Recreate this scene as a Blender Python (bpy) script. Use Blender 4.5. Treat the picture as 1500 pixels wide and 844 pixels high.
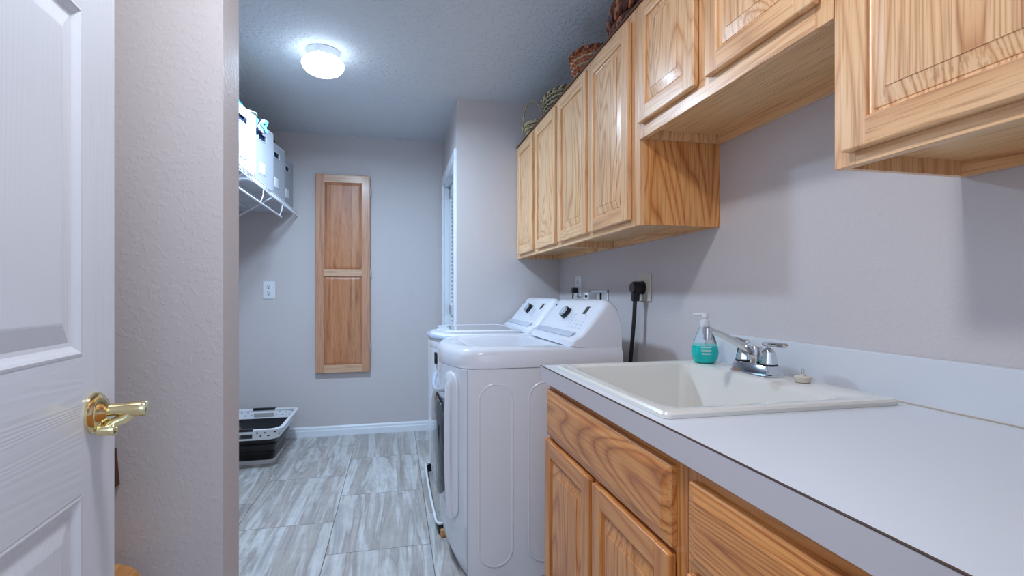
import bpy, bmesh, math, random
from mathutils import Vector, Matrix
random.seed(7)
PI = math.pi
for o in list(bpy.data.objects): bpy.data.objects.remove(o)
S = bpy.context.scene
COL = S.collection

# ---------------------------------------------------------------- camera, world, lights, exposure
FPX = 748.0
CAMZ = 1.154
cam_d = bpy.data.cameras.new('camera')
cam = bpy.data.objects.new('camera', cam_d); COL.objects.link(cam)
cam_d.sensor_fit = 'HORIZONTAL'; cam_d.sensor_width = 36.0
cam_d.lens = 36.0 * FPX / 1500.0
cam_d.shift_y = 8.0 / 1500.0
cam_d.clip_start = 0.02
cam.location = (0, 0, CAMZ)
cam.rotation_euler = (PI/2, 0, -math.radians(12.95))
S.camera = cam

w = bpy.data.worlds.new('world'); S.world = w; w.use_nodes = True
wb = w.node_tree.nodes['Background']
wb.inputs[0].default_value = (0.55, 0.70, 0.95, 1); wb.inputs[1].default_value = 0.7

def area(name, loc, rot, sx, sy, energy, color):
    d = bpy.data.lights.new(name, 'AREA'); d.shape = 'RECTANGLE'; d.size = sx; d.size_y = sy
    d.energy = energy; d.color = color
    o = bpy.data.objects.new(name, d); COL.objects.link(o); o.location = loc; o.rotation_euler = rot
    return o
# soft fill added behind the camera, simulating daylight through the doorway
area('doorway_fill', (-0.1, -1.25, 1.55), (math.radians(90), 0, 0), 1.6, 1.5, 8.5, (0.66, 0.82, 1.0))
LAMP_ALCOVE = dict(loc=(-0.37, 2.87), glow=5.5, watt=27, color=(0.55, 0.76, 1.0))
LAMP_ENTRY = dict(loc=(-0.10, 0.80), glow=8.0, watt=8.6, color=(0.88, 0.92, 1.0))

S.view_settings.view_transform = 'Standard'
S.view_settings.look = 'None'
S.view_settings.exposure = 0.48
S.view_settings.gamma = 1.0
S.view_settings.use_curve_mapping = False

# ---------------------------------------------------------------- materials
def srgb(r, g, b):
    f = lambda c: (c/255/12.92) if c/255 <= 0.04045 else ((c/255+0.055)/1.055)**2.4
    return (f(r), f(g), f(b), 1)
def newmat(name):
    m = bpy.data.materials.new(name); m.use_nodes = True
    return m, m.node_tree, m.node_tree.nodes['Principled BSDF']
def simple(name, col, rough=0.5, metal=0.0, spec=0.5, coat=0.0, bump=None, trans=0.0, ior=1.45, emis=None):
    m, nt, p = newmat(name)
    p.inputs['Base Color'].default_value = col
    p.inputs['Roughness'].default_value = rough
    p.inputs['Metallic'].default_value = metal
    p.inputs['Specular IOR Level'].default_value = spec
    p.inputs['Coat Weight'].default_value = coat
    p.inputs['Coat Roughness'].default_value = 0.05
    p.inputs['Transmission Weight'].default_value = trans
    p.inputs['IOR'].default_value = ior
    if emis:
        p.inputs['Emission Color'].default_value = emis[0]; p.inputs['Emission Strength'].default_value = emis[1]
    if bump:
        sc, st, dist = bump
        tc = nt.nodes.new('ShaderNodeTexCoord'); n = nt.nodes.new('ShaderNodeTexNoise')
        n.inputs['Scale'].default_value = sc; n.inputs['Detail'].default_value = 4
        b = nt.nodes.new('ShaderNodeBump'); b.inputs['Strength'].default_value = st; b.inputs['Distance'].default_value = dist
        nt.links.new(tc.outputs['Object'], n.inputs['Vector']); nt.links.new(n.outputs['Fac'], b.inputs['Height'])
        nt.links.new(b.outputs['Normal'], p.inputs['Normal'])
    return m
class G:
    """little node graph helper"""
    def __init__(s, nt): s.nt = nt
    def n(s, t, **k):
        nd = s.nt.nodes.new(t)
        for a, v in k.items(): setattr(nd, a, v)
        return nd
    def val(s, x, sock):
        if isinstance(x, bpy.types.NodeSocket): s.nt.links.new(x, sock)
        else: sock.default_value = x
    def math(s, op, a, b=0.0, c=None):
        nd = s.n('ShaderNodeMath', operation=op); s.val(a, nd.inputs[0]); s.val(b, nd.inputs[1])
        if c is not None: s.val(c, nd.inputs[2])
        return nd.outputs[0]
    def coord(s, scale=(1,1,1), loc=(0,0,0), seed=True):
        tc = s.n('ShaderNodeTexCoord'); mp = s.n('ShaderNodeMapping')
        mp.inputs['Scale'].default_value = scale; mp.inputs['Location'].default_value = loc
        if seed:
            oi = s.n('ShaderNodeObjectInfo'); ad = s.n('ShaderNodeVectorMath', operation='ADD')
            mul = s.n('ShaderNodeMath', operation='MULTIPLY'); mul.inputs[1].default_value = 13.0
            s.nt.links.new(oi.outputs['Random'], mul.inputs[0])
            s.nt.links.new(tc.outputs['Object'], ad.inputs[0]); s.nt.links.new(mul.outputs[0], ad.inputs[1])
            s.nt.links.new(ad.outputs[0], mp.inputs['Vector'])
        else: s.nt.links.new(tc.outputs['Object'], mp.inputs['Vector'])
        return mp.outputs[0]
    def noise(s, vec, scale, detail=3, rough=0.5, dist=0.0):
        nd = s.n('ShaderNodeTexNoise'); s.nt.links.new(vec, nd.inputs['Vector'])
        nd.inputs['Scale'].default_value = scale; nd.inputs['Detail'].default_value = detail
        nd.inputs['Roughness'].default_value = rough; nd.inputs['Distortion'].default_value = dist
        return nd.outputs['Fac']
    def ramp(s, fac, stops):
        nd = s.n('ShaderNodeValToRGB'); s.nt.links.new(fac, nd.inputs[0])
        el = nd.color_ramp.elements
        while len(el) < len(stops): el.new(0.5)
        for e, (p, c) in zip(el, stops): e.position = p; e.color = c
        return nd.outputs[0]
    def mix(s, f, a, b, bt='MIX'):
        nd = s.n('ShaderNodeMix', data_type='RGBA', blend_type=bt)
        s.val(f, nd.inputs['Factor']); s.val(a, nd.inputs['A']); s.val(b, nd.inputs['B'])
        return nd.outputs['Result']
    def bump(s, h, strength, dist, p, prev=None):
        nd = s.n('ShaderNodeBump'); nd.inputs['Strength'].default_value = strength; nd.inputs['Distance'].default_value = dist
        s.nt.links.new(h, nd.inputs['Height'])
        if p is not None: s.nt.links.new(nd.outputs[0], p.inputs['Normal'])
        return nd.outputs[0]

def oak(name, axis, light, mid, dark, rings=26.0, stretch=0.085, rough=0.36, freq=3.2, coat=0.15, ringmix=0.5, ):
    m, nt, p = newmat(name); g = G(nt)
    sc = [1.0, 1.0, 1.0]; sc['xyz'.index(axis)] = stretch
    sf = [1.0, 1.0, 1.0]; sf['xyz'.index(axis)] = 0.025
    v = g.coord(tuple(sc)); vf = g.coord(tuple(sf))
    base = g.noise(v, freq, 2, 0.45, 0.6)
    r = g.math('FRACT', g.math('MULTIPLY', base, rings))
    tri = g.math('ABSOLUTE', g.math('SUBTRACT', g.math('MULTIPLY', r, 2.0), 1.0))
    ringc = g.ramp(tri, [(0.0, dark), (0.28, mid), (0.75, light), (1.0, light)])
    pores = g.noise(vf, 210, 2, 0.6)
    pr = g.ramp(pores, [(0.34, (0.66, 0.56, 0.48, 1)), (0.50, (1, 1, 1, 1))])
    tone = g.noise(vf, 22, 2, 0.5)
    flat = g.mix(tone, mid, light)
    c = g.mix(ringmix, flat, ringc)
    c = g.mix(0.8, c, pr, 'MULTIPLY')
    nt.links.new(c, p.inputs['Base Color'])
    p.inputs['Roughness'].default_value = rough; p.inputs['Coat Weight'].default_value = coat; p.inputs['Coat Roughness'].default_value = 0.18
    g.bump(pores, 0.12, 0.001, p)
    return m
OL, OM, OD = srgb(242, 198, 150), srgb(230, 176, 124), srgb(186, 122, 74)
OAK_Z = oak('oak_vertical_grain', 'z', OL, OM, OD)
OAK_Y = oak('oak_horizontal_grain', 'y', OL, OM, OD)
OAK_X = oak('oak_cross_grain', 'x', OL, OM, OD)
OAK_PANEL = oak('oak_cathedral_panel', 'z', OL, OM, OD, rings=34, freq=3.4, ringmix=0.7, stretch=0.14)
BL, BM_, BD = srgb(222, 154, 88), srgb(206, 128, 64), srgb(152, 80, 36)
BASE_Z = oak('amber_oak_vertical_grain', 'z', BL, BM_, BD)
BASE_Y = oak('amber_oak_horizontal_grain', 'y', BL, BM_, BD)
BASE_PANEL = oak('amber_oak_panel', 'z', BL, BM_, BD, rings=32, freq=3.4, ringmix=0.7, stretch=0.14)
BASE_SLAB = oak('amber_oak_drawer_front', 'y', BL, BM_, BD, rings=36, freq=4.2, ringmix=0.7, stretch=0.15)
SIDE_PLY = oak('oak_plywood_side', 'z', srgb(232, 168, 104), srgb(222, 148, 84), srgb(182, 104, 50), rings=20, freq=4.2, ringmix=0.85, stretch=0.2)
SIDE_INNER = oak('oak_underside_bounce_lit', 'y', srgb(244, 202, 148), srgb(238, 190, 134), srgb(222, 168, 110), rings=10, freq=1.5, ringmix=0.3)  # oak lightened to paint in the light bounced up from the counter
EDGE_BAND = simple('dark_edge_band', srgb(96, 62, 40), 0.6)  # reddish-brown strip along the cabinet tops

def wallpaint(name, col, bump=0.35, sc=150, dist=0.0016, rough=0.55):
    m, nt, p = newmat(name); g = G(nt)
    v = g.coord(seed=False)
    n1 = g.noise(v, sc, 3, 0.55); n2 = g.noise(v, sc*0.33, 2, 0.5)
    bl = g.ramp(n2, [(0.52, (0, 0, 0, 1)), (0.6, (1, 1, 1, 1))])
    h = g.math('ADD', g.math('MULTIPLY', n1, 0.5), bl)
    g.bump(h, bump, dist, p)
    p.inputs['Base Color'].default_value = col; p.inputs['Roughness'].default_value = rough
    p.inputs['Specular IOR Level'].default_value = 0.3
    return m
WALL = wallpaint('greige_wall_paint', srgb(205, 198, 198), 0.22, 190, 0.0012)
CEIL = wallpaint('ceiling_paint', srgb(206, 210, 216), 0.8, 120, 0.0022, 0.7)
TRIMW = simple('white_trim_paint', srgb(232, 236, 242), 0.28, bump=(30, 0.02, 0.002))

def doorpaint(name, axis):
    m, nt, p = newmat(name); g = G(nt)
    s1 = [1, 1, 1]; s1['xyz'.index(axis)] = 0.06
    v = g.coord(tuple(s1), seed=False)
    n = g.noise(v, 9, 2, 0.4, 0.4)
    r = g.math('FRACT', g.math('MULTIPLY', n, 26.0))
    tri = g.math('ABSOLUTE', g.math('SUBTRACT', g.math('MULTIPLY', r, 2.0), 1.0))
    f = g.noise(v, 160, 2, 0.5)
    h = g.math('ADD', g.math('MULTIPLY', tri, 0.6), g.math('MULTIPLY', f, 0.6))
    g.bump(h, 0.35, 0.0007, p)
    p.inputs['Base Color'].default_value = srgb(222, 226, 234); p.inputs['Roughness'].default_value = 0.22
    return m
DOOR_Z = doorpaint('white_door_vertical_grain', 'z')
DOOR_Y = doorpaint('white_door_horizontal_grain', 'y')

def floor_mat():
    m, nt, p = newmat('travertine_look_tile'); g = G(nt)
    tc = g.n('ShaderNodeTexCoord'); sep = g.n('ShaderNodeSeparateXYZ'); nt.links.new(tc.outputs['Object'], sep.inputs[0])
    RW, BW = 0.4600, 0.676
    u = g.math('ADD', sep.outputs['Y'], BW*10 - 3.73 + (0 if True else 0))
    v = g.math('ADD', sep.outputs['X'], 0.758 + RW*10)
    comb = g.n('ShaderNodeCombineXYZ'); nt.links.new(u, comb.inputs[0]); nt.links.new(v, comb.inputs[1])
    br = g.n('ShaderNodeTexBrick'); nt.links.new(comb.outputs[0], br.inputs['Vector'])
    br.offset = 0.5; br.offset_frequency = 2; br.squash = 1.0
    br.inputs['Color1'].default_value = (0, 0, 0, 1); br.inputs['Color2'].default_value = (1, 1, 1, 1)
    br.inputs['Mortar'].default_value = (0.5, 0.5, 0.5, 1)
    br.inputs['Scale'].default_value = 1.0; br.inputs['Mortar Size'].default_value = 0.0016; br.inputs['Mortar Smooth'].default_value = 0.0
    br.inputs['Brick Width'].default_value = BW; br.inputs['Row Height'].default_value = RW; br.inputs['Bias'].default_value = 0.0
    seed = g.math('MULTIPLY', br.outputs['Color'], 7.0)
    vm = g.n('ShaderNodeCombineXYZ')
    nt.links.new(g.math('ADD', sep.outputs['X'], seed), vm.inputs[0])
    nt.links.new(g.math('MULTIPLY', g.math('ADD', sep.outputs['Y'], seed), 0.075), vm.inputs[1])
    vv = vm.outputs[0]
    a = g.noise(vv, 8, 6, 0.6, 0.9); b = g.noise(vv, 17, 5, 0.6, 0.9)
    veins = g.ramp(a, [(0.32, srgb(150, 142, 138)), (0.43, srgb(186, 178, 172)), (0.50, srgb(162, 156, 152)), (0.57, srgb(206, 204, 200)), (0.68, srgb(170, 168, 170))])
    wh = g.ramp(b, [(0.50, (0, 0, 0, 1)), (0.62, (1, 1, 1, 1))])
    c = g.mix(g.math('MULTIPLY', wh, 0.55), veins, srgb(222, 222, 222))
    cloud = g.noise(g.coord(seed=False), 14, 5, 0.6)
    c = g.mix(0.5, c, g.ramp(cloud, [(0.3, (0.72, 0.74, 0.78, 1)), (0.65, (1, 1, 1, 1))]), 'MULTIPLY')
    c = g.mix(br.outputs['Fac'], c, srgb(92, 86, 84))
    nt.links.new(c, p.inputs['Base Color'])
    p.inputs['Roughness'].default_value = 0.38
    inv = g.math('SUBTRACT', 1.0, br.outputs['Fac']); g.bump(inv, 0.5, 0.001, p)
    return m
FLOOR = floor_mat()

def plank_wood(name):
    m, nt, p = newmat(name); g = G(nt)
    tc = g.n('ShaderNodeTexCoord'); sep = g.n('ShaderNodeSeparateXYZ'); nt.links.new(tc.outputs['Object'], sep.inputs[0])
    idx = g.math('FLOOR', g.math('MULTIPLY', g.math('ADD', sep.outputs['X'], 5.013), 1/0.082))
    wn = g.n('ShaderNodeTexWhiteNoise', noise_dimensions='1D'); nt.links.new(idx, wn.inputs['W'])
    cmb = g.n('ShaderNodeCombineXYZ')
    nt.links.new(g.math('ADD', sep.outputs['X'], g.math('MULTIPLY', wn.outputs['Value'], 9.0)), cmb.inputs[0])
    nt.links.new(sep.outputs['Y'], cmb.inputs[1]); nt.links.new(g.math('MULTIPLY', sep.outputs['Z'], 0.1), cmb.inputs[2])
    a = g.noise(cmb.outputs[0], 16, 4, 0.6, 0.6); pores = g.noise(cmb.outputs[0], 170, 2, 0.5)
    c = g.ramp(a, [(0.3, srgb(142, 90, 58)), (0.45, srgb(190, 138, 104)), (0.62, srgb(206, 158, 124))])
    tint = g.ramp(wn.outputs['Value'], [(0.0, srgb(255, 226, 196)), (0.5, srgb(236, 214, 196)), (1.0, srgb(255, 240, 226))])
    c = g.mix(1.0, c, tint, 'MULTIPLY')
    c = g.mix(0.35, c, g.ramp(pores, [(0.35, (0.6, 0.5, 0.42, 1)), (0.55, (1, 1, 1, 1))]), 'MULTIPLY')
    nt.links.new(c, p.inputs['Base Color']); p.inputs['Roughness'].default_value = 0.4
    return m
MAPLE = plank_wood('mixed_plank_panel')
MAPLE_Z = oak('rosy_wood_vertical', 'z', srgb(206, 154, 122), srgb(192, 138, 106), srgb(158, 104, 74), freq=4, rings=6, ringmix=0.4)
MAPLE_X = oak('rosy_wood_horizontal', 'x', srgb(220, 180, 148), srgb(206, 162, 130), srgb(180, 132, 100), freq=4, rings=6, ringmix=0.3)

ENAMEL = simple('white_enamel', srgb(226, 228, 236), 0.16, coat=0.3)
ENAMEL_GREY = simple('silver_grey_plastic', srgb(176, 186, 202), 0.2, 0.0, coat=0.4)
PLASTIC_W = simple('white_plastic', srgb(228, 230, 234), 0.35)
PLASTIC_IV = simple('ivory_plastic', srgb(214, 206, 192), 0.4)
BLACKP = simple('black_plastic', srgb(24, 24, 28), 0.32)
DARK = simple('dark_slot', srgb(30, 28, 28), 0.6)
CHROME = simple('chrome', (0.66, 0.68, 0.71, 1), 0.06, 1.0)
BRASS = simple('polished_brass', srgb(236, 218, 168), 0.13, 1.0)
GREYPRINT = simple('grey_print', srgb(170, 176, 186), 0.5)
DARKGLASS = simple('smoked_glass', srgb(60, 64, 70), 0.05, 0.0, coat=0.6)
LIDGLASS = simple('pale_grey_lid_glass', srgb(150, 158, 166), 0.05, coat=0.8)
LAMINATE = simple('white_laminate', srgb(216, 219, 225), 0.30, bump=(60, 0.02, 0.0006))
LAM_EDGE = simple('laminate_seam', srgb(80, 62, 54), 0.6)
LAM_FRONT = simple('grey_laminate_edge', srgb(196, 188, 190), 0.38)
SINKMAT = simple('cream_sink_acrylic', srgb(226, 223, 216), 0.2, coat=0.3)
FABRIC = simple('white_linen_fabric', srgb(166, 169, 176), 0.9, bump=(420, 0.5, 0.0012))
FABRIC_B = simple('linen_binding', srgb(198, 204, 212), 0.8)
TEAL = simple('teal_cloth', srgb(22, 140, 142), 0.8, bump=(90, 0.4, 0.004))
AQUA = simple('aqua_cloth', srgb(110, 196, 200), 0.8)
NAVY = simple('navy_cloth', srgb(24, 36, 76), 0.8)
PINK = simple('pale_pink_cloth', srgb(222, 196, 214), 0.8)
CREAM = simple('cream_cloth', srgb(226, 220, 196), 0.8)
TAN = simple('tan_cloth', srgb(178, 150, 96), 0.8)
WIRE = simple('white_coated_wire', srgb(226, 228, 234), 0.35)
METALW = simple('white_metal', srgb(214, 218, 226), 0.35)
STOOLW = oak('honey_stool_wood', 'y', srgb(226, 170, 104), srgb(212, 150, 86), srgb(180, 118, 62))
BROWNP = simple('dark_brown_panel', srgb(84, 42, 26), 0.5)
CORDM = simple('dark_grey_cord', srgb(40, 36, 38), 0.45)
def wicker(name, a, b, sc):
    m, nt, p = newmat(name); g = G(nt)
    n = g.noise(g.coord(), sc, 3, 0.6)
    nt.links.new(g.ramp(n, [(0.35, a), (0.62, b)]), p.inputs['Base Color']); p.inputs['Roughness'].default_value = 0.5
    return m
WK_DARK = wicker('dark_brown_wicker', srgb(52, 24, 18), srgb(104, 56, 38), 40)
WK_RED = wicker('reddish_wicker', srgb(128, 62, 36), srgb(190, 116, 80), 40)
WK_COP = wicker('copper_wicker', srgb(150, 66, 28), srgb(204, 116, 66), 60)
WK_STRAW = wicker('straw_wicker', srgb(158, 134, 92), srgb(222, 204, 164), 60)
WK_OLIVE = wicker('olive_wicker', srgb(44, 46, 32), srgb(96, 90, 60), 60)
m_, nt_, p_ = newmat('clear_bottle_plastic'); CLEAR = m_
p_.inputs['Base Color'].default_value = (0.93, 0.97, 1, 1); p_.inputs['Transmission Weight'].default_value = 1; p_.inputs['Roughness'].default_value = 0.03; p_.inputs['IOR'].default_value = 1.2
SOAP = simple('turquoise_soap', srgb(20, 226, 216), 0.12)
m_, nt_, p_ = newmat('lamp_glass_lit'); GLOW = m_
p_.inputs['Base Color'].default_value = (0.9, 0.9, 0.9, 1); p_.inputs['Emission Color'].default_value = (0.70, 0.85, 1.0, 1); p_.inputs['Emission Strength'].default_value = LAMP_ALCOVE['glow']
m_, nt_, p_ = newmat('entry_lamp_glass_lit'); GLOW2 = m_
p_.inputs['Base Color'].default_value = (0.9, 0.9, 0.9, 1); p_.inputs['Emission Color'].default_value = (1.0, 0.95, 0.9, 1); p_.inputs['Emission Strength'].default_value = LAMP_ENTRY['glow']

# ---------------------------------------------------------------- mesh builder
WL = {}
WN = {'door', 'face_frame', 'hanging_rail', 'cover_plate', 'receptacle', 'backsplash', 'top_edge_strip', 'hinge', 'plug'}
class MB:
    def __init__(s): s.bm = bmesh.new(); s.mats = []
    def mi(s, m):
        if m not in s.mats: s.mats.append(m)
        return s.mats.index(m)
    def box(s, x0, x1, y0, y1, z0, z1, m, bev=0.0, seg=2, mat=None):
        t = bmesh.new(); bmesh.ops.create_cube(t, size=1.0)
        for v in t.verts:
            v.co = Vector(((x0+x1)/2 + v.co.x*(x1-x0), (y0+y1)/2 + v.co.y*(y1-y0), (z0+z1)/2 + v.co.z*(z1-z0)))
        if bev > 0:
            bev = min(bev, abs(x1-x0)*0.49, abs(y1-y0)*0.49, abs(z1-z0)*0.49)
            bmesh.ops.bevel(t, geom=list(t.edges), offset=bev, segments=seg, affect='EDGES', profile=0.5)
        s.merge(t, m, mat); return s
    def merge(s, t, m, mat=None):
        i = s.mi(m)
        if mat is not None: bmesh.ops.transform(t, matrix=mat, verts=t.verts)
        vm = {v: s.bm.verts.new(v.co) for v in t.verts}
        for f in t.faces:
            try: nf = s.bm.faces.new([vm[v] for v in f.verts]); nf.material_index = i
            except ValueError: pass
        t.free()
    def rings(s, rr, m, closed=True, cap0=False, cap1=False, loop=False):
        """loft through rings (lists of equal length)"""
        i = s.mi(m); vs = [[s.bm.verts.new(p) for p in r] for r in rr]
        n = len(rr[0]); pairs = list(zip(vs[:-1], vs[1:]))
        if loop: pairs.append((vs[-1], vs[0]))
        for a, b in pairs:
            for k in range(n if closed else n-1):
                f = s.bm.faces.new((a[k], a[(k+1) % n], b[(k+1) % n], b[k])); f.material_index = i
        if cap0: f = s.bm.faces.new(list(reversed(vs[0]))); f.material_index = i
        if cap1: f = s.bm.faces.new(vs[-1]); f.material_index = i
        return s
    def tube(s, pts, r, m, n=10, cap=True, loop=False):
        pts = [Vector(p) for p in pts]; N = len(pts)
        rr = []; rad = r if isinstance(r, (list, tuple)) else [r]*N
        up = None
        for k in range(N):
            if loop: d = (pts[(k+1) % N] - pts[k-1])
            else: d = pts[min(k+1, N-1)] - pts[max(k-1, 0)]
            d.normalize()
            if up is None:
                a = Vector((0, 0, 1)) if abs(d.z) < 0.9 else Vector((1, 0, 0))
                up = (a - d*a.dot(d)).normalized()
            else: up = (up - d*up.dot(d)).normalized()
            sd = d.cross(up)
            rr.append([pts[k] + (up*math.cos(2*PI*j/n) + sd*math.sin(2*PI*j/n))*rad[k] for j in range(n)])
        s.rings(rr, m, True, cap and not loop, cap and not loop, loop); return s
    def lathe(s, prof, m, c=(0, 0, 0), axis='z', n=32, cap0=True, cap1=True, mat=None):
        rr = []
        for r, h in prof:
            ring = []
            for j in range(n):
                a = 2*PI*j/n; p = Vector((r*math.cos(a), r*math.sin(a), h))
                if axis == 'x': p = Vector((p.z, p.x, p.y))
                if axis == 'y': p = Vector((p.y, p.z, p.x))
                if mat is not None: p = mat @ p
                ring.append(p + Vector(c))
            rr.append(ring)
        s.rings(rr, m, True, cap0, cap1); return s
    def prism(s, poly, axis, a, b, m, bev=0.0, seg=2, mat=None):
        t = bmesh.new()
        def P(p, h):
            if axis == 'x': return (h, p[0], p[1])
            if axis == 'y': return (p[0], h, p[1])
            return (p[0], p[1], h)
        v0 = [t.verts.new(P(p, a)) for p in poly]; v1 = [t.verts.new(P(p, b)) for p in poly]
        n = len(poly)
        for k in range(n): t.faces.new((v0[k], v0[(k+1) % n], v1[(k+1) % n], v1[k]))
        t.faces.new(list(reversed(v0))); t.faces.new(v1)
        bmesh.ops.recalc_face_normals(t, faces=t.faces)
        if bev > 0: bmesh.ops.bevel(t, geom=[e for e in t.edges if e.calc_face_angle(0) > 0.5], offset=bev, segments=seg, affect='EDGES', profile=0.5)
        s.merge(t, m, mat); return s
    def build(s, name, parent=None, label=None, local=False, smooth=True, shift=None, recalc=True, wn=None):
        if wn is None: wn = name in WN
        if recalc: bmesh.ops.recalc_face_normals(s.bm, faces=s.bm.faces)
        me = bpy.data.meshes.new(name)
        off = Vector((0, 0, 0))
        if parent is not None and not local: off = WL.get(parent, Vector((0, 0, 0)))
        if shift is not None: off = Vector(shift)
        bmesh.ops.translate(s.bm, verts=s.bm.verts, vec=-off)
        s.bm.to_mesh(me); s.bm.free()
        for m in s.mats: me.materials.append(m)
        o = bpy.data.objects.new(name, me); COL.objects.link(o)
        if parent is not None: o.parent = parent; WL[o] = WL.get(parent, Vector((0, 0, 0)))
        elif shift is not None: o.location = off; WL[o] = off
        if smooth:
            for p in me.polygons: p.use_smooth = True
            me.set_sharp_from_angle(angle=math.radians(46 if wn else 35))
            if wn:
                w_ = o.modifiers.new('weighted', 'WEIGHTED_NORMAL'); w_.weight = 100; w_.keep_sharp = True
        if label: o['label'] = label
        return o
def thing(name, label, cat, loc=(0, 0, 0), rz=0.0, group=None):
    o = bpy.data.objects.new(name, None); COL.objects.link(o); o.empty_display_size = 0.05
    o.location = loc; o.rotation_euler = (0, 0, rz); WL[o] = Vector(loc)
    o['label'] = label; o['category'] = cat
    if group: o['group'] = group
    return o
def struct(o): o['kind'] = 'structure'; return o
def kidobj(o): return [c for c in COL.objects if c.parent == o]
def dup(root, loc, rz, label):
    def cp(o, par):
        c = o.copy(); COL.objects.link(c); c.parent = par
        for k in kidobj(o): cp(k, c)
        return c
    r = root.copy(); COL.objects.link(r); r.location = loc; r.rotation_euler = (0, 0, rz); r['label'] = label
    for k in kidobj(root): cp(k, r)
    return r

# ---------------------------------------------------------------- room shell
XW, YB, YR, ZC = 1.11, 4.37, 3.357, 2.44     # right wall, back wall, closet return wall, ceiling
def wall(name, *a, m=WALL):
    b = MB(); b.box(*a, m); return struct(b.build(name, smooth=False))
wall('floor', -1.6, 1.35, -2.0, 4.6, -0.08, 0.0, m=FLOOR)
wall('ceiling', -1.6, 1.35, 0.10, 4.6, ZC, ZC+0.1, m=CEIL)
wall('wall_right', XW, XW+0.12, 0.24, YR+0.10, 0, ZC)
wall('wall_back', -1.27, 1.35, YB, YB+0.12, 0, ZC)
wall('wall_left', -1.39, -1.27, 1.477, YB+0.12, 0, ZC)
wall('wall_entry', -1.07, -0.95, 0.10, 1.35, 0, ZC)
wall('wall_partition', -1.39, -0.401, 1.35, 1.477, 0, ZC)
# doorway wall that the camera looks through
b = MB(); b.box(-1.07, -0.47, 0.10, 0.24, 0, ZC, WALL); b.box(0.395, XW+0.12, 0.10, 0.24, 0, ZC, WALL); b.box(-0.47, 0.395, 0.10, 0.24, 2.06, ZC, WALL)
struct(b.build('wall_near', smooth=False))
# closet return wall, with opening in its side
b = MB()
b.box(0.40, XW, YR, YR+0.09, 0, ZC, WALL)
b.box(0.40, 0.50, YR+0.09, YB, 2.05, ZC, WALL)
b.box(0.40, 0.50, 4.27, YB, 0, 2.05, WALL)
struct(b.build('wall_closet', smooth=False))
# closet casing
b = MB()
b.box(0.384, 0.40, YR+0.012, YR+0.085, 0, 2.045, TRIMW, 0.003)
b.box(0.384, 0.40, 4.245, 4.32, 0, 2.045, TRIMW, 0.003)
b.box(0.384, 0.40, YR+0.012, 4.32, 2.0452, 2.115, TRIMW, 0.003)
b.box(0.40, 0.50, 4.255, 4.27, 0, 2.05, TRIMW)
b.box(0.40, 0.50, YR+0.09, YR+0.10, 0, 2.05, TRIMW)
b.box(0.40, 0.50, YR+0.09, 4.27, 2.035, 2.05, TRIMW)
struct(b.build('trim_1', smooth=False))
# louvered bifold closet door
b = MB()
for (a0, a1) in ((YR+0.105, 3.855), (3.86, 4.25)):
    b.box(0.445, 0.475, a0, a0+0.05, 0.01, 2.03, TRIMW, 0.002); b.box(0.445, 0.475, a1-0.05, a1, 0.01, 2.03, TRIMW, 0.002)
    b.box(0.445, 0.475, a0, a1, 1.93, 2.03, TRIMW, 0.002); b.box(0.445, 0.475, a0, a1, 0.01, 0.12, TRIMW, 0.002); b.box(0.445, 0.475, a0, a1, 0.98, 1.06, TRIMW, 0.002)
    z = 0.14
    while z < 1.92:
        if not 0.96 < z < 1.07:
            b.prism([(0.448, z), (0.452, z-0.004), (0.473, z+0.022), (0.469, z+0.026)], 'y', a0+0.048, a1-0.048, TRIMW)
        z += 0.032
struct(b.build('door_2', smooth=False))
# baseboards
def baseprof(x0, sgn): return [(x0, 0), (x0+sgn*0.014, 0), (x0+sgn*0.014, 0.045), (x0+sgn*0.010, 0.055), (x0+sgn*0.010, 0.068), (x0+sgn*0.003, 0.080), (x0, 0.080)]
b = MB(); b.prism(baseprof(YB, -1), 'x', -1.27, 0.384, TRIMW); struct(b.build('baseboard_back', smooth=False))
b = MB(); b.prism(baseprof(-1.27, 1), 'y', 1.477, YB, TRIMW); struct(b.build('baseboard_left', smooth=False))
b = MB(); b.prism(baseprof(YR, -1), 'x', 0.40, XW, TRIMW); struct(b.build('baseboard_closet', smooth=False))
# door jamb of the doorway
b = MB()
b.box(-0.47, -0.455, 0.10, 0.24, 0, 2.05, TRIMW); b.box(0.385, 0.395, 0.10, 0.24, 0, 2.05, TRIMW); b.box(-0.47, 0.395, 0.10, 0.24, 2.045, 2.06, TRIMW)
struct(b.build('trim_2', smooth=False))

# ---------------------------------------------------------------- open panel door (door_1), built local: hinge at origin, leaf along +y, face at +x
DW, DT, DH = 0.765, 0.035, 2.03
door = bpy.data.objects.new('door_1', None); COL.objects.link(door); struct(door)
door.location = (-0.432, 0.262, 0.008); door.rotation_euler = (0, 0, math.radians(3.4)); WL[door] = Vector((0, 0, 0))
st = 0.108; mid = (DW-0.075)/2
colsY = [(st, mid), (mid+0.075, DW-st)]
rowsZ = [(0.22, 0.835), (1.05, 1.585), (1.69, 1.90)]
b = MB()
b.box(-DT, -0.008, 0.001, DW-0.001, 0.001, DH-0.001, DOOR_Z)
ys = [(0, st), (mid, mid+0.075), (DW-st, DW)]
for (a0, a1) in (ys[0], ys[2]): b.box(-0.0085, 0, a0, a1, 0, DH, DOOR_Z)
zs = [(0, 0.22), (0.835, 1.05), (1.585, 1.69), (1.90, DH)]
for (z0, z1) in zs: b.box(-0.0085, 0, st, DW-st, z0, z1, DOOR_Y)
for (z0, z1) in rowsZ: b.box(-0.0085, 0, ys[1][0], ys[1][1], z0, z1, DOOR_Z)
b.build('door_leaf', door, local=True, smooth=False)
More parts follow.
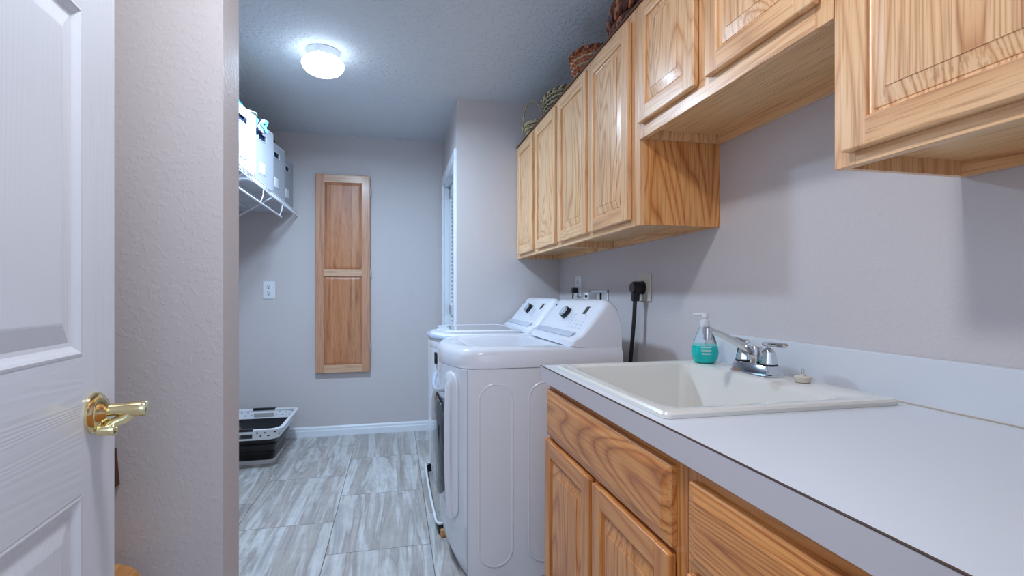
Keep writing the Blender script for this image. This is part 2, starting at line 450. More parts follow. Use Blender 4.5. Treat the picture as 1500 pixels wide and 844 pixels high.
def rect_ring(y0, y1, z0, z1, ins, x): return [(x, y0+ins, z0+ins), (x, y1-ins, z0+ins), (x, y1-ins, z1-ins), (x, y0+ins, z1-ins)]
for (y0, y1) in colsY:
    for (z0, z1) in rowsZ:
        b = MB()
        prof = [(0.0, 0.0006), (0.004, 0.0012), (0.008, -0.001), (0.012, -0.004), (0.016, -0.0065), (0.022, -0.0072), (0.050, -0.0014), (0.053, -0.001)]
        b.rings([rect_ring(y0, y1, z0, z1, i, x) for i, x in prof], DOOR_Z, cap1=True)
        b.build('door_panel', door, local=True, smooth=False)
# lever handle (local door coords)
hy, hz = DW-0.070, 0.953
b = MB()
b.lathe([(0.0335, 0), (0.0335, 0.004), (0.030, 0.008), (0.026, 0.0095), (0.024, 0.013), (0.017, 0.017), (0.013, 0.022)], BRASS, (0.0, hy, hz), 'x', 40)
hd = b.build('door_handle', door, local=True, label='polished brass lever handle with round rose')
b = MB()
b.lathe([(0.0105, 0.016), (0.010, 0.030), (0.0118, 0.050), (0.0128, 0.064), (0.0125, 0.070), (0.0105, 0.0735), (0.001, 0.0742)], BRASS, (0, hy+0.002, hz+0.003), 'x', 32)
b.tube([(0.050, hy+0.002, hz-0.004), (0.042, hy+0.001, hz-0.012), (0.030, hy-0.003, hz-0.016), (0.022, hy-0.006, hz-0.024)], [0.009, 0.0085, 0.008, 0.008], BRASS, 14)
b.lathe([(0.0095, 0.010), (0.0098, 0.030), (0.0085, 0.0325), (0.0055, 0.0328), (0.005, 0.030), (0.001, 0.030)], BRASS, (0, hy-0.007, hz-0.027), 'x', 28)
b.build('lever', hd, local=True)
b = MB(); b.box(-0.030, -0.006, DW-0.0005, DW+0.002, hz-0.03, hz+0.03, BRASS, 0.001); b.box(-0.024, -0.012, DW+0.001, DW+0.010, hz-0.012, hz+0.012, BRASS, 0.002)
b.build('latch_plate', door, local=True, label='brass latch plate on door edge')
b = MB()
for z in (0.25, 1.02, 1.80): b.lathe([(0.006, -0.045), (0.006, 0.045)], BRASS, (0.003, -0.004, z), 'z', 12)
b.build('hinge', door, local=True)

# ---------------------------------------------------------------- cabinets
def raised_door(b, y0, y1, z0, z1, xf, mv, mh, sw=0.052, t=0.019):
    """stiles and rails; face at xf, body towards +x"""
    b.box(xf, xf+t, y0, y0+sw, z0, z1, mv, 0.0045, 3); b.box(xf, xf+t, y1-sw, y1, z0, z1, mv, 0.0045, 3)
    b.box(xf+0.0004, xf+t, y0+sw-0.004, y1-sw+0.004, z0, z0+sw, mh, 0.0045, 3); b.box(xf+0.0004, xf+t, y0+sw-0.004, y1-sw+0.004, z1-sw, z1, mh, 0.0045, 3)
def raised_panel(y0, y1, z0, z1, xf, m, sw=0.052, mh=None):
    b = MB(); a = (y0+sw-0.006, y1-sw+0.006, z0+sw-0.006, z1-sw+0.006)
    prof = [(0.0, 0.003), (0.007, 0.0095), (0.010, 0.0105), (0.013, 0.0105), (0.014, 0.009), (0.041, 0.0022), (0.0415, 0.0008), (0.045, 0.0004)]
    b.rings([rect_ring(*a, i, xf+x) for i, x in prof], m, cap1=True)
    return b
def add_door(par, y0, y1, z0, z1, xf, mats):
    b = MB(); raised_door(b, y0, y1, z0, z1, xf, mats[0], mats[1]); d = b.build('door', par)
    raised_panel(y0, y1, z0, z1, xf, mats[2]).build('door_panel', d)
    return d
XF, XFR = 0.785, 0.805   # door face, face frame face
def upper(name, label, y0, y1, z0, z1, doors, zd, side_near=False, fs=0.038, mid=None):
    sn = min(d[0] for d in doors)-y0+0.014; sf = y1-max(d[1] for d in doors)+0.014
    t = thing(name, label, 'cabinet', ((XFR+XW)/2, (y0+y1)/2, z0), group='oak wall cabinets')
    b = MB()
    th = 0.013; rec = 0.032
    b.box(XFR+0.018, XW, y0, y0+th, z0+0.002, z1, SIDE_PLY if side_near else OAK_Z); b.box(XFR+0.018, XW, y1-th, y1, z0+0.002, z1, OAK_Z)
    b.box(XFR+0.018, XW, y0+th, y1-th, z1-0.03, z1-0.012, OAK_Y)
    b.box(XW-0.008, XW, y0+th, y1-th, z0+rec, z1-0.03, OAK_Z)
    b.build('carcass', t, smooth=False)
    b = MB(); b.box(XFR+0.018, XW-0.018, y0+th, y1-th, z0+rec, z0+rec+0.012, SIDE_INNER); b.build('bottom_panel', t, smooth=False)
    b = MB(); b.box(XW-0.018, XW-0.001, y0+th, y1-th, z0, z0+rec+0.03, OAK_Y, 0.001); b.build('hanging_rail', t, smooth=False)
    b = MB()
    b.box(XFR, XFR+0.019, y0, y0+sn, z0, z1, OAK_Z, 0.0015); b.box(XFR, XFR+0.019, y1-sf, y1, z0, z1, OAK_Z, 0.0015)
    b.box(XFR, XFR+0.019, y0+sn, y1-sf, z0, z0+max(fs, zd[0]-z0+0.012), OAK_Y, 0.0015); b.box(XFR, XFR+0.019, y0+sn, y1-sf, z1-0.045, z1, OAK_Y, 0.0015)
    if mid: b.box(XFR, XFR+0.019, mid-0.035, mid+0.035, z0+max(fs, zd[0]-z0+0.012), z1-0.045, OAK_Z, 0.0015)
    b.build('face_frame', t)
    b = MB(); b.box(XFR-0.006, XFR+0.012, y0+0.0005, y1-0.0005, z1-0.001, z1+0.008, EDGE_BAND, 0.001); b.build('top_edge_strip', t)
    for (a, c) in doors: add_door(t, a, c, zd[0], zd[1], XF, (OAK_Z, OAK_Y, OAK_PANEL))
    return t
ZB, ZT = 1.385, 2.130
upper('wall_cabinet', 'far tall oak wall cabinet with two doors, touching the closet wall above the far washer', 2.442, 3.352, ZB, ZT, [(2.462, 2.838), (2.895, 3.268)], (1.408, 2.100), mid=2.866)
upper('wall_cabinet', 'middle tall oak wall cabinet with two doors and exposed orange side, above the dryer', 1.580, 2.440, ZB, ZT, [(1.636, 2.006), (2.036, 2.418)], (1.408, 2.100), side_near=True, mid=2.021)
upper('wall_cabinet', 'short oak wall cabinet with two doors, hung higher above the sink', 0.801, 1.578, 1.672, ZT, [(0.830, 1.184), (1.234, 1.590-0.03)], (1.716, 2.100), mid=1.209)
upper('wall_cabinet', 'nearest tall oak wall cabinet with one wide door, cut off by the right edge', 0.245, 0.799, ZB, ZT, [(0.262, 0.768)], (1.408, 2.100), mid=None)

# base cabinets
XB, XBF = 0.480, 0.500
KZ = 0.10; BT = 0.866
def base_cab(name, label, y0, y1):
    t = thing(name, label, 'cabinet', (0.8, (y0+y1)/2, 0))
    b = MB()
    b.box(XBF+0.019, XW-0.01, y0, y0+0.016, KZ, BT, BASE_Z); b.box(XBF+0.019, XW-0.01, y1-0.016, y1, KZ, BT, BASE_Z)
    b.box(XBF+0.019, XW-0.01, y0+0.016, y1-0.016, KZ, KZ+0.016, BASE_Y); b.box(XW-0.02, XW-0.01, y0+0.016, y1-0.016, KZ+0.016, BT, BASE_Y)
    b.box(XBF+0.075, XBF+0.09, y0, y1, 0, KZ, BASE_Y)
    b.box(XBF+0.09, XW-0.01, y1-0.016, y1, 0, KZ, BASE_Z)
    b.build('carcass', t, smooth=False)
    return t
def frame(t, y0, y1, rails, mids=()):
    b = MB(); fs = 0.038
    b.box(XBF, XBF+0.019, y0, y0+fs, KZ, BT, BASE_Z, 0.0012); b.box(XBF, XBF+0.019, y1-fs, y1, KZ, BT, BASE_Z, 0.0012)
    for (a, c) in rails: b.box(XBF, XBF+0.019, y0+fs, y1-fs, a, c, BASE_Y, 0.0012)
    for (ym, a, c) in mids: b.box(XBF, XBF+0.019, ym-0.025, ym+0.025, a, c, BASE_Z, 0.0012)
    b.build('face_frame', t)
def slab(t, name, y0, y1, z0, z1):
    b = MB()
    prof = [(0.0, 0.019), (0.0, 0.009), (0.002, 0.006), (0.022, 0.001), (0.024, 0.0)]
    b.rings([rect_ring(y0, y1, z0, z1, i, XB+x) for i, x in prof], BASE_SLAB, cap0=True, cap1=True)
    return b.build(name, t, smooth=False)
t = base_cab('base_cabinet', 'oak sink base cabinet with two doors under a long false drawer front', 0.802, 1.620)
frame(t, 0.802, 1.620, [(KZ, KZ+0.038), (0.664, 0.706), (0.832, BT)], [(1.196, KZ+0.038, 0.664)])
slab(t, 'false_front', 0.836, 1.606, 0.694, 0.842)
BM3 = (BASE_Z, BASE_Y, BASE_PANEL)
add_door(t, 1.226, 1.612, 0.125, 0.682, XB, BM3); add_door(t, 0.836, 1.166+0.035, 0.125, 0.682, XB, BM3)
t = base_cab('base_cabinet', 'oak drawer base cabinet at the near end of the counter', 0.245, 0.800)
frame(t, 0.245, 0.800, [(KZ, KZ+0.038), (0.664, 0.706), (0.832, BT)])
slab(t, 'drawer', 0.275, 0.776, 0.694, 0.836)
add_door(t, 0.528, 0.776, 0.125, 0.682, XB, BM3); add_door(t, 0.275, 0.522, 0.125, 0.682, XB, BM3)

# ---------------------------------------------------------------- countertop with sink cut-out
SX0, SX1, SY0, SY1 = 0.500, 1.060, 0.880, 1.560     # sink rim
CT0, CT1 = BT, 0.914
ct = thing('countertop', 'long white laminate countertop with raised backsplash along the right wall', 'countertop', (0.8, 0.95, CT0))
b = MB(); h = 0.02; YE0, YE1 = 0.2415, 1.640; X0c, X1c = 0.478, XW-0.001
xs = [X0c, SX0+h, SX1-h, X1c]; yy = [YE0, SY0+h, SY1-h, YE1]
i = b.mi(LAMINATE)
V = {}
for zi, z in enumerate((CT0, CT1)):
    for a in range(4):
        for c in range(4): V[a, c, zi] = b.bm.verts.new((xs[a], yy[c], z))
for a in range(3):
    for c in range(3):
        if (a, c) == (1, 1): continue
        b.bm.faces.new((V[a, c, 1], V[a+1, c, 1], V[a+1, c+1, 1], V[a, c+1, 1])); b.bm.faces.new((V[a, c, 0], V[a, c+1, 0], V[a+1, c+1, 0], V[a+1, c, 0]))
for k in range(3):
    for (p, q) in (((k, 0), (k+1, 0)), ((k+1, 3), (k, 3)), ((0, k+1), (0, k)), ((3, k), (3, k+1))):
        b.bm.faces.new((V[p[0], p[1], 0], V[q[0], q[1], 0], V[q[0], q[1], 1], V[p[0], p[1], 1]))
for (p, q) in (((1, 1), (1, 2)), ((1, 2), (2, 2)), ((2, 2), (2, 1)), ((2, 1), (1, 1))):
    b.bm.faces.new((V[p[0], p[1], 0], V[q[0], q[1], 0], V[q[0], q[1], 1], V[p[0], p[1], 1]))
b.build('counter_slab', ct, smooth=False)
b = MB(); b.box(X0c-0.003, X0c+0.001, YE0, YE1+0.003, CT0, CT1-0.0012, LAM_FRONT, 0.0006); b.box(X0c, X1c, YE1-0.001, YE1+0.003, CT0, CT1-0.0012, LAM_FRONT, 0.0006)
b.build('front_edge', ct, smooth=False)
b = MB(); b.box(X0c-0.0034, X0c+0.0006, YE0, YE1+0.0034, CT1-0.0013, CT1+0.0002, LAM_EDGE); b.build('edge_seam', ct, label='thin dark laminate seam', smooth=False)
b = MB(); b.box(XW-0.020, XW-0.001, YE0, YE1, CT1, CT1+0.103, LAMINATE, 0.002); b.build('backsplash', ct)
b = MB(); b.box(XW-0.0225, XW-0.0195, YE0, YE1, CT1+0.0005, CT1+0.0025, simple('tan_caulk', srgb(196, 180, 160), 0.6)); b.build('caulk_line', ct, smooth=False)

# ---------------------------------------------------------------- sink
def rrect(x0, x1, y0, y1, r, z, n=6):
    pts = []
    for (cx, cy, a0) in ((x1-r, y1-r, 0), (x0+r, y1-r, PI/2), (x0+r, y0+r, PI), (x1-r, y0+r, 3*PI/2)):
        for k in range(n+1):
            a = a0 + PI/2*k/n; pts.append((cx+r*math.cos(a), cy+r*math.sin(a), z))
    return pts
sk = thing('utility_sink', 'cream drop-in utility sink set into the white countertop', 'sink', ((SX0+SX1)/2, (SY0+SY1)/2, CT1))
b = MB(); TZ = CT1
ix0, ix1, iy0, iy1 = SX0+0.040, SX1-0.115, SY0+0.042, SY1-0.042
rr = [rrect(SX0, SX1, SY0, SY1, 0.016, TZ+0.0005), rrect(SX0, SX1, SY0, SY1, 0.016, TZ+0.008), rrect(SX0+0.004, SX1-0.004, SY0+0.004, SY1-0.004, 0.014, TZ+0.013),
      rrect(SX0+0.012, SX1-0.012, SY0+0.012, SY1-0.012, 0.014, TZ+0.0145), rrect(ix0-0.010, ix1+0.010, iy0-0.010, iy1+0.010, 0.045, TZ+0.0135), rrect(ix0, ix1, iy0, iy1, 0.045, TZ+0.008),
      rrect(ix0+0.006, ix1-0.006, iy0+0.006, iy1-0.006, 0.045, TZ-0.01), rrect(ix0+0.022, ix1-0.022, iy0+0.022, iy1-0.022, 0.05, TZ-0.22),
      rrect(ix0+0.04, ix1-0.04, iy0+0.04, iy1-0.04, 0.05, TZ-0.255), rrect(ix0+0.07, ix1-0.07, iy0+0.07, iy1-0.07, 0.04, TZ-0.262)]
b.rings(rr, SINKMAT, cap1=True)
b.build('basin', sk)
b = MB(); b.lathe([(0.028, TZ-0.262), (0.028, TZ-0.259), (0.020, TZ-0.260), (0.001, TZ-0.263)], CHROME, ((ix0+ix1)/2, (iy0+iy1)/2, 0), 'z', 24); b.build('drain', sk, label='chrome drain ring')

# ---------------------------------------------------------------- faucet
DZ = TZ+0.0146
fx, fy = 0.995, 1.252
fa = thing('faucet', 'chrome two-handle centerset faucet on the back rim of the sink', 'faucet', (fx, fy, DZ))
b = MB()
def fbase(ix, iy, z, r=0.004): return rrect(fx-0.028+ix, fx+0.028-ix, fy-0.078+iy, fy+0.078-iy, r, z, 3)
b.rings([fbase(0, 0, DZ), fbase(0, 0, DZ+0.003), fbase(0.002, 0.004, DZ+0.006), fbase(0.006, 0.007, DZ+0.028), fbase(0.008, 0.009, DZ+0.030)], CHROME, cap0=True, cap1=True)
b.build('faucet_base', fa)
for sgn in (-1, 1):
    hyy = fy + sgn*0.051
    b = MB()
    # faceted bell
    b.lathe([(0.0225, DZ+0.030), (0.0225, DZ+0.036), (0.0195, DZ+0.050), (0.0165, DZ+0.066), (0.010, DZ+0.074), (0.006, DZ+0.077), (0.006, DZ+0.083)], CHROME, (fx, hyy, 0), 'z', 10)
    hb = b.build('handle', fa, smooth=False)
    b = MB(); b.lathe([(0.0232, DZ+0.0295), (0.0232, DZ+0.0330)], BLACKP, (fx, hyy, 0), 'z', 24); b.build('gasket', hb)
    b = MB()
    p0 = Vector((fx, hyy - sgn*0.010, DZ+0.087))
    # blade: flattened loop pointing outward
    ring_o = []; n = 28
    L, Wd = 0.040, 0.0125
    loop = []
    for k in range(n):
        a = 2*PI*k/n
        yo = (L*math.cos(a))*1.0 + L*0.80; xo = Wd*math.sin(a)*(0.75+0.25*math.cos(a))
        loop.append(p0 + Vector((xo, sgn*yo, -0.0012 + 0.004*math.sin(a*0+yo*12))))
    b.tube(loop, 0.0056, CHROME, 8, loop=True)
    b.rings([[p + (p0+Vector((0, sgn*L*0.8, 0))-p)*0.15 + Vector((0, 0, 0.003)) for p in loop], [p + (p0+Vector((0, sgn*L*0.8, 0))-p)*0.15 + Vector((0, 0, -0.003)) for p in loop]], CHROME, cap0=True, cap1=True)
    b.build('lever', hb)
b = MB()
b.lathe([(0.017, DZ+0.030), (0.017, DZ+0.052), (0.0185, DZ+0.053), (0.0185, DZ+0.072), (0.016, DZ+0.076), (0.001, DZ+0.076)], CHROME, (fx, fy, 0), 'z', 24)
b.build('spout_collar', fa)
b = MB()
pts = []; rad = []
for k in range(15):
    s = k/14
    x = fx - 0.005 - 0.140*s; z = DZ+0.058 + 0.066*(0.72*s+0.28*math.sin(s*PI*0.5))
    pts.append((x, fy+0.004*s, z)); rad.append(0.0115 - 0.0030*s)
b.tube(pts, rad, CHROME, 14)
b.build('spout', fa)
b = MB(); ex, ez = pts[-1][0], pts[-1][2]
b.lathe([(0.0095, ez+0.010), (0.0125, ez+0.006), (0.0128, ez-0.012), (0.0118, ez-0.013), (0.0118, ez-0.026), (0.009, ez-0.0265), (0.001, ez-0.022)], CHROME, (ex-0.006, fy+0.004, 0), 'z', 24)
b.build('aerator', fa)

# ---------------------------------------------------------------- soap bottle, stopper
sx, sy = 0.985, 1.480
sp = thing('soap_bottle', 'clear teardrop pump bottle half full of turquoise hand soap', 'soap bottle', (sx, sy, DZ))
outer = [(0.026, 0.0), (0.033, 0.003), (0.0400, 0.018), (0.0425, 0.034), (0.0400, 0.052), (0.034, 0.072), (0.026, 0.094), (0.0185, 0.112), (0.0145, 0.122), (0.0135, 0.128)]
b = MB(); b.lathe([(r, DZ+h) for r, h in outer], CLEAR, (sx, sy, 0), 'z', 36); b.build('bottle_body', sp)
b = MB(); li = [(r-0.0015, h+0.0015) for r, h in outer if h < 0.054] + [(0.0372, 0.057), (0.001, 0.057)]
b.lathe([(r, DZ+h) for r, h in li], SOAP, (sx, sy, 0), 'z', 36); b.build('liquid_soap', sp, label='turquoise liquid soap filling the lower half')
b = MB()
b.lathe([(0.0145, DZ+0.122), (0.0150, DZ+0.124), (0.0150, DZ+0.137), (0.009, DZ+0.139), (0.0085, DZ+0.146), (0.011, DZ+0.147), (0.011, DZ+0.160), (0.008, DZ+0.1615), (0.001, DZ+0.1615)], PLASTIC_W, (sx, sy, 0), 'z', 24)
b.tube([(sx, sy, DZ+0.157), (sx-0.018, sy+0.008, DZ+0.1575), (sx-0.033, sy+0.015, DZ+0.1555)], [0.006, 0.005, 0.0035], PLASTIC_W, 10)
b.tube([(sx, sy, DZ+0.13), (sx+0.003, sy, DZ+0.06), (sx+0.001, sy, DZ+0.012)], 0.0018, PLASTIC_W, 8)
b.build('pump', sp, label='white pump head and dip tube')
b = MB()
va = Vector((-sx, -sy, 0)).normalized(); ang0 = math.atan2(va.y, va.x)
for (zz, half, th) in ((0.052, 0.40, 0.0022), (0.044, 0.34, 0.0014), (0.040, 0.38, 0.0020), (0.034, 0.30, 0.0012), (0.031, 0.34, 0.0012)):
    R = 0.0428 if zz < 0.046 else 0.0412
    r2 = []
    for k in range(13):
        a = ang0 + 0.1 - half + 2*half*k/12
        r2.append([(sx+R*math.cos(a), sy+R*math.sin(a), DZ+zz), (sx+R*math.cos(a), sy+R*math.sin(a), DZ+zz+th), (sx+(R+0.0004)*math.cos(a), sy+(R+0.0004)*math.sin(a), DZ+zz+th), (sx+(R+0.0004)*math.cos(a), sy+(R+0.0004)*math.sin(a), DZ+zz)])
    b.rings(r2, PLASTIC_W)
b.build('printed_label', sp, label='small white print lines')
qx, qy = 1.010, 1.098
st_ = thing('sink_stopper', 'small cream rubber sink plug with a wire ring, beside the faucet', 'stopper', (qx, qy, DZ))
b = MB(); b.lathe([(0.014, DZ), (0.0175, DZ+0.001), (0.0195, DZ+0.010), (0.0205, DZ+0.011), (0.0205, DZ+0.014), (0.018, DZ+0.0155), (0.007, DZ+0.016), (0.006, DZ+0.020), (0.001, DZ+0.0205)], PLASTIC_IV, (qx, qy, 0), 'z', 28); b.build('plug', st_)
b = MB(); b.tube([(qx+0.004*math.cos(2*PI*k/16)*0.3, qy+0.0055*math.cos(2*PI*k/16), DZ+0.027+0.0075*math.sin(2*PI*k/16)) for k in range(16)], 0.0011, CHROME, 6, loop=True); b.build('ring', st_, label='metal pull ring')

# ---------------------------------------------------------------- washer and dryer
def plan(y0, y1, z, ins=0.0, xb=0.93, xc=0.262, bulge=0.070, cham=0.0, k=0.0):
    """outline: back corners, sides, chamfered front corners and bowed front"""
    pts = []
    a, c = y0+ins, y1-ins
    pts += [(xb-ins*0.5, a, z), (xc+0.05+cham, a, z), (xc+0.012+cham*0.5+ins*0.6, a+cham*0.25+0.002, z)]
    n = 16; h = (c-a)/2; ym = (a+c)/2
    c0 = cham*0.5+0.012
    for j in range(n+1):
        s = -1+2*j/n; y = ym+s*(h-c0)
        pts.append((xc+ins+k - bulge*(1-abs(s)**2.2), y, z))
    pts += [(xc+0.012+cham*0.5+ins*0.6, c-cham*0.25-0.002, z), (xc+0.05+cham, c, z), (xb-ins*0.5, c, z)]
    return pts
def machine(kind, label, y0, y1):
    t = thing(kind, label, 'washer' if kind == 'washing_machine' else 'dryer', (0.58, (y0+y1)/2, 0))
    yc = (y0+y1)/2
    b = MB()
    b.rings([plan(y0+0.004, y1-0.004, 0.012, 0.006, k=0.04, bulge=0.055), plan(y0+0.004, y1-0.004, 0.10, 0.002, k=0.02), plan(y0+0.004, y1-0.004, 0.24, k=0.002), plan(y0+0.004, y1-0.004, 0.50), plan(y0+0.004, y1-0.004, 0.856)], ENAMEL, cap0=True, cap1=True)
    b.build('body', t)
    # seam between side panel and front panel
    b = MB(); b.box(0.2760, 0.2775, y0+0.0028, y0+0.006, 0.03, 0.856, GREYPRINT); b.build('panel_seam', t, smooth=False)
    # embossed arches on the near side
    for (a, c) in ((0.318, 0.462), (0.520, 0.664), (0.722, 0.866)):
        b = MB(); zc = 0.800-(c-a)/2; R = (c-a)/2; xm = (a+c)/2
        def arch(ins, y): 
            pts = [(xm+(R-ins)*math.cos(PI*q/14), y, zc+(R-ins)*math.sin(PI*q/14)) for q in range(15)]
            return pts + [(xm-(R-ins)*math.cos(PI*q/14), y, 0.07+R-(R-ins)*math.sin(PI*q/14)) for q in range(15)]
        b.rings([arch(0, y0+0.0042), arch(0.003, y0+0.0022), arch(0.006, y0+0.0020), arch(0.010, y0+0.0034)], ENAMEL, cap1=True)
        b.build('embossed_panel', t, smooth=False)
    # deck / top cover
    b = MB(); D = dict(cham=0.045)
    rr = [plan(y0, y1, 0.858, 0.0, **D), plan(y0, y1, 0.862, -0.001, **D), plan(y0, y1, 0.905, 0.0, **D), plan(y0, y1, 0.922, 0.006, **D), plan(y0, y1, 0.933, 0.018, **D), plan(y0, y1, 0.938, 0.036, **D), plan(y0, y1, 0.938, 0.052, **D), plan(y0, y1, 0.932, 0.060, **D)]
    b.rings(rr, ENAMEL, cap0=True, cap1=True)
    top = b.build('top_cover', t)
    # lid
    if kind == 'washing_machine':
        b = MB()
        b.rings([rrect(0.262, 0.690, y0+0.050, y1-0.050, 0.07, z_, 8) for z_ in (0.934, 0.950)] + [rrect(0.268, 0.684, y0+0.056, y1-0.056, 0.066, 0.954, 8), rrect(0.300, 0.660, y0+0.085, y1-0.085, 0.05, 0.954, 8), rrect(0.302, 0.658, y0+0.087, y1-0.087, 0.05, 0.9515, 8)], ENAMEL, cap0=True, cap1=True)
        lid = b.build('lid', t)
        b = MB(); b.rings([rrect(0.303, 0.657, y0+0.088, y1-0.088, 0.05, z_, 8) for z_ in (0.9515, 0.9530)], LIDGLASS, cap0=True, cap1=True); b.build('lid_glass', lid, label='grey tempered glass pane')
        b = MB()
        pl = [p for p in plan(y0, y1, 0.915, 0.002, **D)][2:-2]
        b.tube([(p[0]+0.002, p[1], p[2]) for p in pl], 0.013, ENAMEL_GREY, 10); b.build('front_trim', t, label='silver curved trim along the top front edge')
        b = MB(); b.box(0.210, 0.222, y0+0.10, y0+0.13, 0.775, 0.835, DARK, 0.001); b.build('energy_sticker', t, label='small dark sticker near the top of the front')
    else:
        b = MB()
        b.rings([rrect(0.300, 0.680, y0+0.075, y1-0.075, 0.09, 0.9325, 8), rrect(0.306, 0.674, y0+0.081, y1-0.081, 0.085, 0.9345, 8), rrect(0.330, 0.655, y0+0.105, y1-0.105, 0.07, 0.9335, 8)], ENAMEL, cap1=True)
        b.build('top_recess', t)
        # front door following the bowed front
        def fx_(y, off): 
            s = (y-yc)/((y1-y0)/2-0.012); return 0.262-0.070*(1-abs(s)**2.2)-off
        def slabdoor(ya, yb, za, zb, off0, off1, m, name, par, lab=None, r=0.05, bulge=0.0):
            b = MB(); rg = []
            for (o_, ins) in ((off0, 0), (off1-0.006, 0), (off1, 0.008), (off1+bulge, 0.05)):
                pts = rrect(ya+ins, yb-ins, za+ins, zb-ins, max(r-ins*0.4, 0.01), 0, 6)
                rg.append([(fx_(p[0], o_), p[0], p[1]) for p in pts])
            b.rings(rg, m, cap0=True, cap1=True)
            return b.build(name, par, lab)
        dr = slabdoor(y0+0.05, y1-0.05, 0.245, 0.835, 0.0, 0.014, ENAMEL, 'front_door', t)
        slabdoor(y0+0.13, y1-0.10, 0.30, 0.70, 0.013, 0.024, DARKGLASS, 'door_window', dr, 'dark glass window', r=0.10, bulge=0.006)
        b = MB()
        yh = y0+0.083
        b.tube([(fx_(yh, 0.008), yh, 0.25), (fx_(yh, 0.020), yh, 0.27), (fx_(yh, 0.026), yh, 0.45), (fx_(yh, 0.026), yh, 0.65), (fx_(yh, 0.022), yh, 0.785), (fx_(yh, 0.008), yh, 0.812)], [0.008, 0.012, 0.0135, 0.0135, 0.0125, 0.008], ENAMEL, 14)
        b.build('door_grip', dr, label='long vertical white grip')
        b = MB()
        ar = []
        for k in range(13):
            y = y0+0.11+(y1-y0-0.24)*k/12; ar.append((fx_(y, 0.018), y, 0.765-0.035*math.sin(PI*k/12)))
        b.tube(ar, 0.009, ENAMEL_GREY, 10); b.build('door_trim', dr, label='silver curved trim above the door window')
    # console
    e = 0.012
    prof = [(0.700, 0.936), (0.704, 0.958), (0.722, 0.972), (0.740, 0.978), (0.752, 0.990), (0.850, 1.112), (0.862, 1.124), (0.880, 1.128), (0.900, 1.122), (0.918, 1.100), (0.928, 1.050), (0.932, 0.90)]
    cx, cz = 0.85, 0.94
    rg = []
    ya, yb = y0+e, y1-e
    secs = [(0.0, 0.70), (0.002, 0.78), (0.007, 0.85), (0.015, 0.905), (0.026, 0.945), (0.040, 0.972), (0.056, 0.99), (0.075, 1.0)]
    secs = [(ya+d, s) for d, s in secs] + [(yb-d, s) for d, s in reversed(secs)]
    for (y, s) in secs: rg.append([(cx+(p[0]-cx)*(0.55+0.45*s if p[0] < cx else 1), y, cz+(p[1]-cz)*(s if p[1] > cz else 1)) for p in prof])
    b = MB(); b.rings(rg, ENAMEL, cap0=True, cap1=True); con = b.build('console', t)
    # slope frame
    A = Vector((0.752, 0, 0.990)); Bp = Vector((0.850, 0, 1.112)); up = (Bp-A).normalized(); nrm = Vector((-up.z, 0, up.x))
    M = Matrix(((nrm.x, 0, up.x, 0), (0, 1, 0, 0), (nrm.z, 0, up.z, 0), (0, 0, 0, 1)))   # local x=normal, y, z=up slope
    M = Matrix((( nrm.x, 0, up.x), (0, 1, 0), (nrm.z, 0, up.z)))
    def on(y, s, d): p = A + up*s + nrm*d; return Vector((p.x, y, p.z))
    def decal(bb, ya_, yb_, s0, s1, m, d=0.0006):
        cs = [on(ya_, s0, d), on(yb_, s0, d), on(yb_, s1, d), on(ya_, s1, d)]
        cs0 = [on(ya_, s0, -0.001), on(yb_, s0, -0.001), on(yb_, s1, -0.001), on(ya_, s1, -0.001)]
        bb.rings([cs0, cs], m, cap1=True)
    LG = 0.1565
    b = MB()
    # grey strip painting in the shade of the recess under the controls
    b.prism([(0.716, 0.972), (0.724, 0.970), (0.752, 0.988), (0.744, 0.990)], 'y', y0+0.075, y1-0.075, simple('grey_recess_shade', srgb(190, 198, 212), 0.3), 0.002); b.build('console_recess_shade', con, label='thin grey strip painting in the shade below the control face')
    ky = yc+0.005
    b = MB()
    def lat(bb, prf, m, y, s, n=32):
        rg2 = []
        for r, h in prf: rg2.append([on(y + r*math.cos(2*PI*j/n), s + r*math.sin(2*PI*j/n), h) for j in range(n)])
        bb.rings(rg2, m, cap0=True, cap1=True)
    lat(b, [(0.0330, -0.001), (0.0330, 0.004), (0.0300, 0.005)], CHROME, ky, 0.085)
    lat(b, [(0.0290, 0.003), (0.0285, 0.0235), (0.0270, 0.024)], BLACKP, ky, 0.085)
    lat(b, [(0.0280, 0.023), (0.0282, 0.028), (0.0265, 0.030), (0.022, 0.0305)], CHROME, ky, 0.085)
    lat(b, [(0.0215, 0.0300), (0.0210, 0.0310)], ENAMEL_GREY, ky, 0.085)
    b.build('control_knob', con, label='round cycle dial with dark side and silver face')
    b = MB(); decal(b, y0+0.125, y0+0.165, 0.095, 0.135, BLACKP); b.build('display', con, label='small dark display window')
    b = MB(); decal(b, y1-0.085, y1-0.068, 0.128, 0.140, DARK); b.build('maker_mark', con, label='tiny dark maker mark')
    b = MB()
    for r in range(5):
        for c in range(4):
            yy0 = y0+0.075+c*0.045+0.004*r; wd = 0.020 if (r+c) % 3 else 0.012
            if (r > 2 and c in (1, 2)): continue
            decal(b, yy0, yy0+wd, 0.018+r*0.017, 0.0205+r*0.017, GREYPRINT)
            decal(b, yy0, yy0+wd*0.6, 0.0235+r*0.017, 0.0248+r*0.017, GREYPRINT)
    for c in range(8):
        a = PI*0.15+c*PI*0.2
        decal(b, ky+0.044*math.cos(a), ky+0.044*math.cos(a)+0.014, 0.085+0.044*math.sin(a), 0.0865+0.044*math.sin(a), GREYPRINT) if abs(math.sin(a)*0.044+0.085) < 0.15 else None
    b.build('printed_markings', con, label='fine grey control print')
    b = MB(); b.lathe([(0.013, 1.03), (0.013, 1.04)], PLASTIC_W, (0, 0, 0), 'z', 8) if False else None
